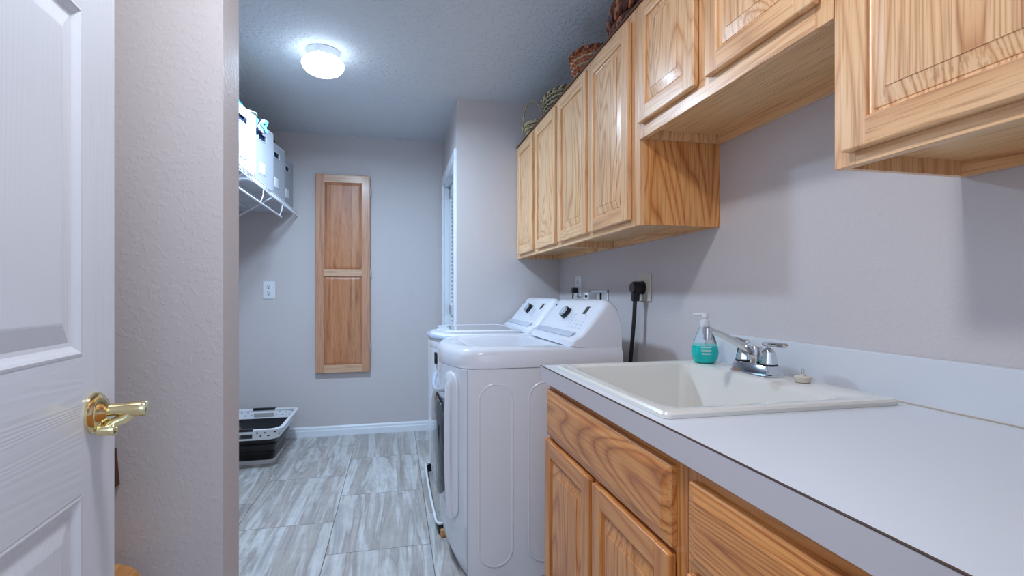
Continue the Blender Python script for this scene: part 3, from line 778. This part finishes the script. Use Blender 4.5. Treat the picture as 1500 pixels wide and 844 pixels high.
    for (fx2, fy2) in ((0.30, y0+0.05), (0.30, y1-0.05), (0.88, y0+0.05), (0.88, y1-0.05)):
        f = MB(); f.lathe([(0.02, 0.0), (0.022, 0.004), (0.018, 0.016)], BLACKP, (fx2, fy2, 0), 'z', 14); f.build('levelling_foot', t)
    return t
machine('clothes_dryer', 'white front-door clothes dryer beside the counter, with arched embossed side panel', 1.975, 2.655)
machine('washing_machine', 'white top-load washing machine with grey glass lid, in the corner past the dryer', 2.668, 3.340)

# drip pan peeking out in front of the washer
dp = thing('drip_pan', 'white-rimmed drip pan edge on the floor in front of the washer', 'drip pan', (0.22, 2.92, 0))
b = MB()
def panpath(z): return [(0.222, 2.452, z), (0.208, 2.452, z), (0.196, 2.475, z), (0.190, 2.75, z), (0.190, 3.10, z), (0.194, 3.32, z), (0.212, 3.345, z), (0.30, 3.348, z)]
b.tube(panpath(0.056), 0.0065, PLASTIC_W, 8); b.build('rim', dp)
b = MB(); rr = [[(p[0]+0.006, p[1]+(0.004 if k < 3 else 0), z) for z in (0.003, 0.050)] for k, p in enumerate(panpath(0))]
b.rings(rr, BLACKP, closed=False); 
o = b.build('side_wall', dp, label='black inner wall of the pan'); 
sm = o.modifiers.new('solid', 'SOLIDIFY'); sm.thickness = 0.003
wb_ = MB(); wb_.box(0.213, 0.275, 2.425, 2.447, 0.0, 0.036, STOOLW, 0.004)
o = wb_.build('wood_block'); o['label'] = 'little brown wood block on the floor by the pan corner'; o['category'] = 'wood block'

# ---------------------------------------------------------------- wall outlets, valve box, cord on right wall
def outlet(name, label, y0, y1, z0, z1, m):
    t = thing(name, label, 'outlet', (XW, (y0+y1)/2, z0))
    b = MB(); b.box(XW-0.007, XW, y0, y1, z0, z1, m, 0.003); b.build('cover_plate', t)
    return t
yo0, yo1 = 2.930, 3.030
t = outlet('wall_outlet', 'white wall outlet with a small dark plug, above the dryer console', yo0, yo1, 1.135, 1.262, PLASTIC_W)
ycn = (yo0+yo1)/2
for zc in (1.225, 1.172):
    b = MB(); b.box(XW-0.010, XW-0.006, ycn-0.017, ycn+0.017, zc-0.015, zc+0.015, PLASTIC_W, 0.003)
    r = b.build('receptacle', t)
    b = MB(); b.box(XW-0.0106, XW-0.0095, ycn-0.010, ycn-0.007, zc-0.004, zc+0.008, DARK); b.box(XW-0.0106, XW-0.0095, ycn+0.007, ycn+0.010, zc-0.004, zc+0.008, DARK); b.box(XW-0.0106, XW-0.0095, ycn-0.003, ycn+0.003, zc-0.012, zc-0.007, DARK)
    b.build('slots', r, smooth=False)
t = thing('plug_cord', 'dark plug and thin cord in the lower socket of the far outlet', 'cord', (XW-0.02, ycn, 1.17))
b = MB(); b.box(XW-0.046, XW-0.011, ycn-0.016, ycn+0.016, 1.156, 1.190, BLACKP, 0.007, 3); b.build('plug', t)
b = MB(); b.tube([(XW-0.038, ycn, 1.160), (XW-0.042, ycn, 1.12), (XW-0.040, ycn+0.01, 1.0), (XW-0.036, ycn+0.02, 0.6), (XW-0.04, ycn+0.03, 0.2)], 0.0045, BLACKP, 8); b.build('cord', t)

t = thing('valve_box', 'white washer valve box on the wall, peeking above the dryer console', 'utility box', (XW, 2.66, 0.98))
b = MB()
b.box(XW-0.006, XW, 2.53, 2.79, 0.975, 0.990, PLASTIC_W, 0.002); b.box(XW-0.006, XW, 2.53, 2.79, 1.158, 1.172, PLASTIC_W, 0.002)
b.box(XW-0.006, XW, 2.53, 2.545, 0.975, 1.172, PLASTIC_W, 0.002); b.box(XW-0.006, XW, 2.775, 2.79, 0.975, 1.172, PLASTIC_W, 0.002)
b.box(XW-0.002, XW, 2.545, 2.775, 0.985, 1.16, WALL)
b.build('frame', t)
b = MB(); b.box(XW-0.050, XW-0.002, 2.700, 2.760, 1.08, 1.158, PLASTIC_W, 0.004); b.box(XW-0.0515, XW-0.049, 2.712, 2.748, 1.132, 1.146, DARK); b.box(XW-0.0515, XW-0.049, 2.706, 2.742, 1.108, 1.122, DARK); b.build('valve_housing', t, label='white housing with dark slots')
b = MB(); b.box(XW-0.012, XW-0.002, 2.622, 2.626, 0.99, 1.158, DARK); b.build('divider', t, smooth=False)

t = outlet('wall_outlet', 'ivory dryer outlet with a big round dark plug, left of the soap bottle', 2.066, 2.186, 1.118, 1.242, PLASTIC_IV)
pc = (2.150, 1.182)
b = MB(); b.lathe([(0.030, XW-0.012), (0.031, XW-0.006)], DARK, (0, 2.135, 1.180), 'x', 28); b.build('receptacle', t, label='round dark receptacle')
t = thing('dryer_cord', 'thick dark dryer power cord hanging from the ivory outlet', 'cord', (XW-0.03, 2.14, 1.18))
b = MB(); b.lathe([(0.024, XW-0.060), (0.029, XW-0.052), (0.030, XW-0.013)], BLACKP, (0, 2.140, 1.180), 'x', 28)
b.prism([(2.120, 1.165), (2.160, 1.165), (2.155, 1.118), (2.127, 1.118)], 'x', XW-0.056, XW-0.026, BLACKP, 0.005); b.build('plug', t)
b = MB()
path = [(XW-0.042, 2.142, 1.125), (XW-0.044, 2.146, 1.05), (XW-0.046, 2.155, 0.97), (XW-0.048, 2.172, 0.86), (XW-0.050, 2.19, 0.74), (XW-0.055, 2.20, 0.5), (XW-0.06, 2.20, 0.2)]
for dy in (-0.0065, 0, 0.0065): b.tube([(p[0], p[1]+dy, p[2]) for p in path], 0.0062, CORDM, 10)
b.build('cord', t)

# outlet on back wall
t = thing('wall_outlet', 'white duplex outlet low on the back wall, left of the wooden cabinet', 'outlet', (-0.967, YB, 1.12))
b = MB(); b.box(-1.012, -0.924, YB-0.007, YB, 1.112, 1.250, PLASTIC_W, 0.003); b.build('cover_plate', t)
for zc in (1.207, 1.157):
    b = MB(); b.box(-0.985, -0.951, YB-0.010, YB-0.006, zc-0.017, zc+0.017, PLASTIC_W, 0.004); r = b.build('receptacle', t)
    b = MB(); b.box(-0.978, -0.974, YB-0.0106, YB-0.0095, zc-0.002, zc+0.011, DARK); b.box(-0.963, -0.959, YB-0.0106, YB-0.0095, zc-0.002, zc+0.011, DARK); b.box(-0.972, -0.965, YB-0.0106, YB-0.0095, zc-0.013, zc-0.007, DARK); b.build('slots', r, smooth=False)

# ---------------------------------------------------------------- ironing board cabinet on the back wall
ix0_, ix1_, iz0, iz1 = -0.615, -0.196, 0.515, 2.112
YF = 4.325
t = thing('ironing_board_cabinet', 'tall narrow two-panel wooden cabinet hung on the back wall', 'cabinet', ((ix0_+ix1_)/2, YB, iz0))
b = MB(); b.box(ix0_+0.012, ix1_-0.012, YF+0.020, YB-0.002, iz0+0.012, iz1-0.012, MAPLE_Z); b.build('case', t, smooth=False)
b = MB(); sw = 0.065
b.box(ix0_, ix0_+sw, YF, YF+0.019, iz0, iz1, MAPLE_Z, 0.003); b.box(ix1_-sw, ix1_, YF, YF+0.019, iz0, iz1, MAPLE_Z, 0.003)
zm0, zm1 = 1.290, 1.350
for (a, c) in ((iz0, iz0+0.062), (zm0, zm1), (iz1-0.062, iz1)): b.box(ix0_+sw-0.002, ix1_-sw+0.002, YF+0.0005, YF+0.019, a, c, MAPLE_X, 0.003)
dd = b.build('door', t)
for (a, c) in ((iz0+0.062, zm0), (zm1, iz1-0.062)):
    b = MB()
    def rx(ins, y): return [(ix0_+sw+ins, y, a+ins), (ix1_-sw-ins, y, a+ins), (ix1_-sw-ins, y, c-ins), (ix0_+sw+ins, y, c-ins)]
    b.rings([rx(-0.003, YF+0.012), rx(0.004, YF+0.0125), rx(0.006, YF+0.010), rx(0.022, YF+0.006)], MAPLE, cap1=True); b.build('door_panel', dd, smooth=False)
for zc in (0.72, 1.32, 1.98):
    b = MB(); b.box(ix1_-0.004, ix1_+0.004, YF+0.014, YF+0.024, zc-0.03, zc+0.03, ENAMEL_GREY, 0.002); b.lathe([(0.0045, zc-0.028), (0.0045, zc+0.028)], ENAMEL_GREY, (ix1_+0.004, YF+0.018, 0), 'z', 10); b.build('hinge', t, label='small grey metal hinge')

# ---------------------------------------------------------------- wire shelf
SZ = 1.800; SXF, SXB = -0.757, -1.262
t = thing('wire_shelf', 'white ventilated wire shelf high on the left, holding fabric bins', 'shelf', (-1.0, 2.95, SZ))
b = MB()
b.tube([(SXF, 1.485, SZ), (SXF, YB-0.004, SZ)], 0.0035, WIRE, 8); b.tube([(SXF, 1.485, SZ-0.028), (SXF, YB-0.004, SZ-0.028)], 0.0032, WIRE, 8)
for x in (-0.90, -1.08, SXB): b.tube([(x, 1.485, SZ-0.005), (x, YB-0.004, SZ-0.005)], 0.0032, WIRE, 8)
y = 1.50
while y < YB-0.01:
    b.tube([(SXB, y, SZ), (SXF, y, SZ), (SXF, y, SZ-0.028)], 0.0017, WIRE, 5); y += 0.0255
b.build('wire_deck', t)
b = MB(); xr, zr = -0.775, SZ-0.108
b.tube([(xr, 1.50, zr), (xr, 3.86, zr)], 0.0055, WIRE, 8)
for y in (1.75, 2.25, 2.75, 3.28, 3.80):
    b.tube([(SXF, y, SZ-0.028), (SXF-0.004, y, SZ-0.07), (xr, y, zr)], 0.0035, WIRE, 6)
b.build('hang_rod', t)
for y in (2.15, 2.95, 3.62):
    b = MB(); b.tube([(SXF-0.02, y, SZ-0.010), (SXB, y, SZ-0.32)], 0.0055, METALW, 8); b.box(SXB-0.007, SXB, y-0.01, y+0.01, SZ-0.35, SZ-0.29, METALW, 0.002); b.build('support_bracket', t)

# fabric bins (local: front face at +x=0)
def make_bin(label, loc, rz, w=0.33, d=0.34, h=0.36):
    t = thing('storage_bin', label, 'storage bin', loc, rz, group='white fabric bins on the wire shelf')
    b = MB(); wt = 0.006
    hx0, hx1, hz0, hz1 = -0.052, 0.052, h-0.092, h-0.052
    # front panel with handle hole
    def quadgrid(x, ys, zs, hole):
        pass
    ys = [-w/2, hx0, hx1, w/2]; zs = [0, hz0, hz1, h]
    for a in range(3):
        for c in range(3):
            if (a, c) == (1, 1): continue
            b.box(-wt, 0, ys[a], ys[a+1], zs[c], zs[c+1], FABRIC)
    b.box(-d, -d+wt, -w/2, w/2, 0, h, FABRIC); b.box(-d+wt, -wt, -w/2, -w/2+wt, 0, h, FABRIC); b.box(-d+wt, -wt, w/2-wt, w/2, 0, h, FABRIC); b.box(-d+wt, -wt, -w/2+wt, w/2-wt, 0, wt, FABRIC)
    b.build('bin_body', t, local=True, smooth=False)
    b = MB()
    b.tube([(p[0], p[1], h) for p in rrect(-d+0.003, -0.003, -w/2+0.003, w/2-0.003, 0.004, 0, 2)], 0.005, FABRIC_B, 6, loop=True)
    b.build('rim_binding', t, local=True)
    b = MB()
    fr = [(0.001, p[0], p[1]) for p in rrect(hx0, hx1, hz0, hz1, 0.006, 0, 3)]
    b.tube(fr, 0.003, FABRIC_B, 6, loop=True); b.build('handle_hole_trim', t, local=True)
    b = MB(); b.box(-0.075, -0.012, hx0-0.01, hx1+0.01, hz0-0.05, hz1+0.012, NAVY, 0.01); b.build('contents', t, local=True, label='dark cloth seen through the handle hole')
    b = MB(); b.box(-0.0005, 0.0022, -0.038, 0.038, 0.075, 0.135, PLASTIC_W, 0.0008); b.box(-0.0005, 0.003, -0.046, 0.046, 0.066, 0.074, FABRIC_B, 0.001); b.build('label_holder', t, local=True)
    return t
ROT = math.radians(-9)
B1 = make_bin('white fabric bin nearest the partition wall, with teal cloth on top', (-0.775, 2.915, SZ+0.004), ROT)
dup(B1, (-0.778, 3.335, SZ+0.004), ROT*1.1, 'white fabric bin second from the partition wall, beside the patterned scarf')
dup(B1, (-0.784, 3.745, SZ+0.004), ROT*0.8, 'white fabric bin third from the partition wall, a dark bump on top')
dup(B1, (-0.790, 4.130, SZ+0.004), ROT*0.5, 'white fabric bin farthest back, against the back wall')
# cloth items in the bins
B1.scale = (1, 1, 0.915); BT_ = SZ+0.004+0.365*0.915
b = MB()
for k in range(3):
    r1 = []
    for j in range(12):
        s = j/11
        y = 2.86+0.215*s; zt = BT_+0.130-0.012*k - 0.100*s + 0.004*math.sin(s*9+k); x = -0.806-0.024*k
        r1.append([(x-0.016, y, BT_+0.002), (x, y, BT_+0.002), (x+0.010*math.sin(s*7), y, zt), (x-0.016, y, zt+0.003)])
    b.rings(r1, TEAL if k != 1 else AQUA, cap0=True, cap1=True)
o = b.build('teal_towel', shift=(-0.88, 2.92, BT_+0.002)); o['label'] = 'folded teal towel lying on the nearest fabric bin'; o['category'] = 'towel'
b = MB()
rr = []
for j in range(14):
    s = j/13; y = 3.035+0.135*s; zt = BT_+0.014+0.014*math.sin(PI*s*0.8)
    rr.append([(-0.860, y, zt-0.004), (-0.770+0.014*math.sin(PI*s), y, zt-0.004), (-0.766+0.014*math.sin(PI*s), y, zt), (-0.775, y, zt+0.006), (-0.860, y, zt+0.010)])
b.rings(rr, CREAM, cap0=True, cap1=True)
o = b.build('cream_cloth', shift=(-0.80, 3.10, BT_+0.01)); o['label'] = 'cream cloth brim jutting past the corner of the nearest fabric bin'; o['category'] = 'cloth'
sc = thing('patterned_scarf', 'rolled aqua, navy and pink patterned scarf wedged between the first two bins', 'scarf', (-0.76, 3.135, BT_-0.09))
for q, m in enumerate([TEAL, AQUA, NAVY, PINK, AQUA]):
    b = MB(); pts = []
    for k in range(30):
        a = 2*PI*k/30; R_ = 0.040-0.003*q
        pts.append((-0.775+0.014*q+0.012*math.cos(a*2+q), 3.128+R_*math.cos(a)*0.72, BT_-0.042+R_*math.sin(a)+0.004*math.sin(3*a+q)))
    b.tube(pts, 0.0085, m, 8, loop=True); b.build('cloth_roll', sc, label=['teal', 'aqua', 'navy', 'pale pink', 'aqua'][q]+' band')
b = MB(); b.tube([(-0.80, 3.60+0.07*k/8*2, SZ+0.381+0.030*math.sin(PI*k/8)) for k in range(9)], 0.011, BLACKP, 8)
o = b.build('black_strap', shift=(-0.80, 3.67, BT_)); o['label'] = 'small black strap looping above the rim of the third fabric bin'; o['category'] = 'strap'

# ---------------------------------------------------------------- collapsible laundry basket
lx0, lx1, ly0, ly1 = -1.215, -0.725, 3.585, 4.235
t = thing('laundry_basket', 'white and black collapsible laundry basket on the floor by the back wall', 'laundry basket', ((lx0+lx1)/2, (ly0+ly1)/2, 0))
def lb(ins, z, r=0.07, iy=None): iy = ins if iy is None else iy; return rrect(lx0+ins, lx1-ins, ly0+iy, ly1-iy, r, z, 6)
BZ = 0.275
b = MB()
b.rings([lb(0.085, 0.0, 0.05, 0.165), lb(0.078, 0.0, 0.05, 0.158), lb(0.070, 0.028, 0.05, 0.142), lb(0.078, 0.030, 0.05, 0.150), lb(0.085, 0.004, 0.05, 0.165)], PLASTIC_W)
b.rings([lb(0.085, 0.0, 0.05, 0.165), lb(0.085, 0.006, 0.05, 0.165)], PLASTIC_W, cap0=True, cap1=True)
b.build('base', t)
b = MB()
b.rings([lb(0.076, 0.030, 0.05, 0.150), lb(0.060, 0.085, 0.05, 0.115), lb(0.066, 0.090, 0.05, 0.118), lb(0.044, 0.150, 0.06, 0.078), lb(0.048, 0.155, 0.06, 0.082), lb(0.024, 0.205, 0.06, 0.030), lb(0.030, 0.205, 0.06, 0.036), lb(0.054, 0.155, 0.06, 0.088), lb(0.070, 0.09, 0.05, 0.124), lb(0.082, 0.030, 0.05, 0.156)], BLACKP, loop=True)
b.build('collapsible_wall', t, label='glossy black folding rubber side')
# rim band with handle holes at the two short ends: built from segments
xm = (lx0+lx1)/2
b = MB()
def bandpts(ins, z): return lb(ins, z, 0.07)
outer0, outer1 = bandpts(0.022, 0.200), bandpts(0.006, BZ-0.012)
in0, in1 = bandpts(0.028, 0.200), bandpts(0.012, BZ-0.012)
import bisect
def seg_ring(P0, P1):
    """resample both rings with extra points so end walls can be cut"""
    out = []
    n = len(P0)
    for k in range(n):
        a0, a1 = Vector(P0[k]), Vector(P0[(k+1) % n]); c0, c1 = Vector(P1[k]), Vector(P1[(k+1) % n])
        L = (a1-a0).length; m = max(1, int(L/0.0105))
        for j in range(m): out.append((a0.lerp(a1, j/m), c0.lerp(c1, j/m)))
    return out
so, si = seg_ring(outer0, outer1), seg_ring(in0, in1)
i0 = b.mi(PLASTIC_W)
n = len(so); NZ = 6
grid_o = [[b.bm.verts.new(p.lerp(q, z/NZ)) for z in range(NZ+1)] for p, q in so]
grid_i = [[b.bm.verts.new(p.lerp(q, z/NZ)) for z in range(NZ+1)] for p, q in si[:n]] if len(si) == n else None
if grid_i is None:
    grid_i = [[b.bm.verts.new(Vector((xm+(v.co.x-xm)*0.977, 3.91+(v.co.y-3.91)*0.982, v.co.z))) for v in row] for row in grid_o]
def hole(k, z):
    p = grid_o[k][0].co; q = grid_o[(k+1) % n][0].co; cx = (p.x+q.x)/2; cy = (p.y+q.y)/2
    on_end = cy < ly0+0.05 or cy > ly1-0.05
    if on_end and abs(cx-xm) < 0.066 and 1 <= z <= 3: return True
    if not on_end or abs(cx-xm) > 0.082:
        if z == 2 and k % 4 == 0: return True
        if z == 4 and k % 4 == 2: return True
    return False
for k in range(n):
    k2 = (k+1) % n
    for z in range(NZ):
        if hole(k, z):
            for (a, c, a2, c2, kk, zz) in ((k, z, k2, z, k, z-1), (k, z+1, k2, z+1, k, z+1), (k, z, k, z+1, (k-1) % n, z), (k2, z, k2, z+1, k2, z)):
                if hole(kk, zz): continue
                f = b.bm.faces.new((grid_o[a][c], grid_o[a2][c2], grid_i[a2][c2], grid_i[a][c]))
        else:
            b.bm.faces.new((grid_o[k][z], grid_o[k2][z], grid_o[k2][z+1], grid_o[k][z+1])); b.bm.faces.new((grid_i[k][z], grid_i[k][z+1], grid_i[k2][z+1], grid_i[k2][z]))
b.rings([lb(0.010, BZ-0.014), lb(-0.006, BZ-0.012), lb(-0.008, BZ-0.003), lb(0.0, BZ), lb(0.014, BZ-0.002), lb(0.017, BZ-0.014)], PLASTIC_W, loop=True)
b.build('rim', t, recalc=True)
for ye in (ly0, ly1):
    b = MB(); s = 1 if ye == ly0 else -1
    b.prism([(xm-0.082, ye-s*0.010), (xm+0.082, ye-s*0.010), (xm+0.078, ye+s*0.020), (xm-0.078, ye+s*0.020)], 'z', BZ-0.012, BZ+0.004, BLACKP, 0.004); b.build('handle', t, label='black handle grip')

# ---------------------------------------------------------------- ceiling lamps
def lamp(label, L, glow):
    lx, ly = L['loc']
    t = thing('ceiling_light', label, 'ceiling light', (lx, ly, ZC))
    b = MB(); b.lathe([(0.086, ZC-0.0005), (0.088, ZC-0.004), (0.084, ZC-0.010), (0.082, ZC-0.036), (0.085, ZC-0.040), (0.080, ZC-0.041)], METALW, (lx, ly, 0), 'z', 48); b.build('lamp_base', t, label='white metal collar')
    b = MB(); b.lathe([(0.078, ZC-0.040), (0.094, ZC-0.046), (0.105, ZC-0.058), (0.108, ZC-0.072), (0.102, ZC-0.090), (0.086, ZC-0.107), (0.060, ZC-0.120), (0.030, ZC-0.126), (0.002, ZC-0.128)], glow, (lx, ly, 0), 'z', 48); b.build('lamp_shade', t, label='lit white glass bowl')
    for k in range(3):
        a = 2*PI*k/3+0.4; b = MB(); b.lathe([(0.004, 0.080), (0.004, 0.092), (0.005, 0.093), (0.005, 0.096)], METALW, (0, 0, 0), 'x', 8, mat=Matrix.Rotation(a, 3, 'Z'))
        bmesh.ops.translate(b.bm, verts=b.bm.verts, vec=(lx, ly, ZC-0.032)); b.build('set_screw', t)
    d = bpy.data.lights.new('bulb', 'AREA'); d.shape = 'DISK'; d.size = 0.20; d.energy = L['watt']; d.color = L['color']
    o = bpy.data.objects.new('bulb', d); COL.objects.link(o); o.location = (lx, ly, ZC-0.132)
    return t
lamp('round lit ceiling light with a white glass bowl over the far end of the room', LAMP_ALCOVE, GLOW)
lamp('round lit ceiling light over the entry, above the top edge of the photo', LAMP_ENTRY, GLOW2)

# ---------------------------------------------------------------- baskets on top of the cabinets
CZ = ZT+0.001
def coil(b, cx, cy, z, rx, ry, strands, sr, tr, twists, mats, seg=150, tilt=0.0):
    for k in range(strands):
        pts = []
        for j in range(seg):
            a = 2*PI*j/seg; ph = twists*a+2*PI*k/strands
            rr_ = tr*math.cos(ph); zz = tr*math.sin(ph)
            pts.append((cx+(rx+rr_)*math.cos(a), cy+(ry+rr_)*math.sin(a), z+zz+tilt*math.sin(a)))
        b.tube(pts, sr, mats[k % len(mats)], 6, loop=True)
def basket_body(b, cx, cy, z0, h, r0, r1, rows, mats, sr=0.004, stakes=24, ratio=1.0):
    for q in range(rows):
        s = q/(rows-1); R = r0+(r1-r0)*math.sin(s*PI/2); zz = z0+sr+h*s
        pts = []
        n = stakes*4
        for j in range(n):
            a = 2*PI*j/n; w_ = sr*0.9*math.cos(a*stakes+PI*q)
            pts.append((cx+(R+w_)*math.cos(a), cy+(R+w_)*ratio*math.sin(a), zz))
        b.tube(pts, sr*0.85, mats[q % len(mats)], 6, loop=True)
    for j in range(stakes):
        a = 2*PI*(j+0.5)/stakes
        b.tube([(cx+(r0+(r1-r0)*math.sin(s*PI/2))*math.cos(a), cy+(r0+(r1-r0)*math.sin(s*PI/2))*ratio*math.sin(a), z0+h*s) for s in (0, 0.33, 0.66, 1)], sr*0.7, mats[0], 5)
    b.lathe([(0.001, z0+0.001), (r0, z0+0.001), (r0, z0+0.006), (0.001, z0+0.006)], mats[0], (cx, cy, 0), 'z', 24, mat=Matrix.Diagonal((1, ratio, 1)))

t = thing('wicker_basket', 'large dark brown braided wicker basket on top of the cabinets, nearest the camera', 'basket', (0.955, 1.80, CZ), group='baskets on top of the wall cabinets')
b = MB(); basket_body(b, 0.955, 1.78, CZ, 0.12, 0.100, 0.112, 10, [WK_DARK, WK_RED], 0.006, 22, 1.25); b.build('basket_body', t)
for q, (rz_, z_) in enumerate(((0.128, 0.034), (0.137, 0.076), (0.129, 0.118), (0.108, 0.152))):
    b = MB(); coil(b, 0.955, 1.78, CZ+z_, rz_, rz_*1.38, 3, 0.0105, 0.0135, 13, [WK_DARK, WK_RED, WK_DARK], 200); b.build('braided_band', t)
t = thing('wicker_basket', 'small round copper-coloured wicker basket on top of the middle cabinets', 'basket', (0.93, 2.28, CZ), group='baskets on top of the wall cabinets')
b = MB(); basket_body(b, 0.93, 2.28, CZ, 0.135, 0.075, 0.112, 15, [WK_COP, WK_COP, WK_STRAW], 0.0045, 22, 1.15); b.build('basket_body', t)
b = MB(); coil(b, 0.93, 2.28, CZ+0.143, 0.113, 0.130, 2, 0.006, 0.005, 16, [WK_COP, WK_DARK], 160); b.build('rim', t)
t = thing('wicker_basket', 'oval straw and dark olive wicker basket on top of the far cabinets', 'basket', (0.93, 2.75, CZ), group='baskets on top of the wall cabinets')
b = MB(); basket_body(b, 0.93, 2.75, CZ, 0.12, 0.07, 0.105, 13, [WK_OLIVE, WK_STRAW], 0.0045, 22, 1.75); b.build('basket_body', t)
b = MB(); coil(b, 0.93, 2.75, CZ+0.125, 0.107, 0.187, 2, 0.0055, 0.005, 20, [WK_STRAW, WK_OLIVE], 180); b.build('rim', t)
t = thing('handled_basket', 'little straw basket with a tall loop handle, at the far end of the cabinet tops', 'basket', (0.88, 3.10, CZ), group='baskets on top of the wall cabinets')
b = MB(); basket_body(b, 0.88, 3.10, CZ, 0.08, 0.060, 0.080, 10, [WK_STRAW, WK_OLIVE, WK_STRAW], 0.0045, 20, 1.25); b.build('basket_body', t)
b = MB(); pts = [(0.862+0.060*math.cos(PI*k/24), 3.155-0.020*math.cos(PI*k/24), CZ+0.05+0.205*math.sin(PI*k/24)**0.7) for k in range(25)]
b.tube(pts, 0.0055, WK_STRAW, 8); b.build('loop_handle', t)

# ---------------------------------------------------------------- behind the open door
SXc, SYc, SH = -0.655, 1.19, 0.547
t = thing('wooden_stool', 'round honey-coloured wooden stool seat just visible behind the open door', 'stool', (SXc, SYc, 0))
b = MB(); b.lathe([(0.130, SH-0.026), (0.138, SH-0.022), (0.140, SH-0.010), (0.135, SH-0.001), (0.10, SH), (0.001, SH-0.001)], STOOLW, (SXc, SYc, 0), 'z', 48); b.build('seat', t)
for k in range(4):
    a = PI/4+k*PI/2; b = MB(); b.tube([(SXc+0.08*math.cos(a), SYc+0.08*math.sin(a), SH-0.024), (SXc+0.125*math.cos(a), SYc+0.125*math.sin(a), 0.0)], [0.014, 0.011], STOOLW, 10); b.build('leg', t)
b = MB(); b.tube([(SXc+0.106*math.cos(2*PI*k/24), SYc+0.106*math.sin(2*PI*k/24), 0.2) for k in range(24)], 0.008, STOOLW, 8, loop=True); b.build('foot_ring', t)
t = thing('wall_plaque', 'dark brown slanted panel with a pale mark on the wall behind the open door', 'plaque', (-0.68, 1.35, 0.78))
b = MB(); b.prism([(-0.76, 0.80), (-0.623, 0.80), (-0.616, 0.715), (-0.650, 0.690), (-0.76, 0.690)], 'y', 1.330, 1.3495, BROWNP, 0.002); b.build('panel', t)
b = MB(); b.prism([(-0.640, 0.757), (-0.625, 0.755), (-0.621, 0.732), (-0.640, 0.732)], 'y', 1.3285, 1.3302, PLASTIC_IV); b.build('pale_mark', t)
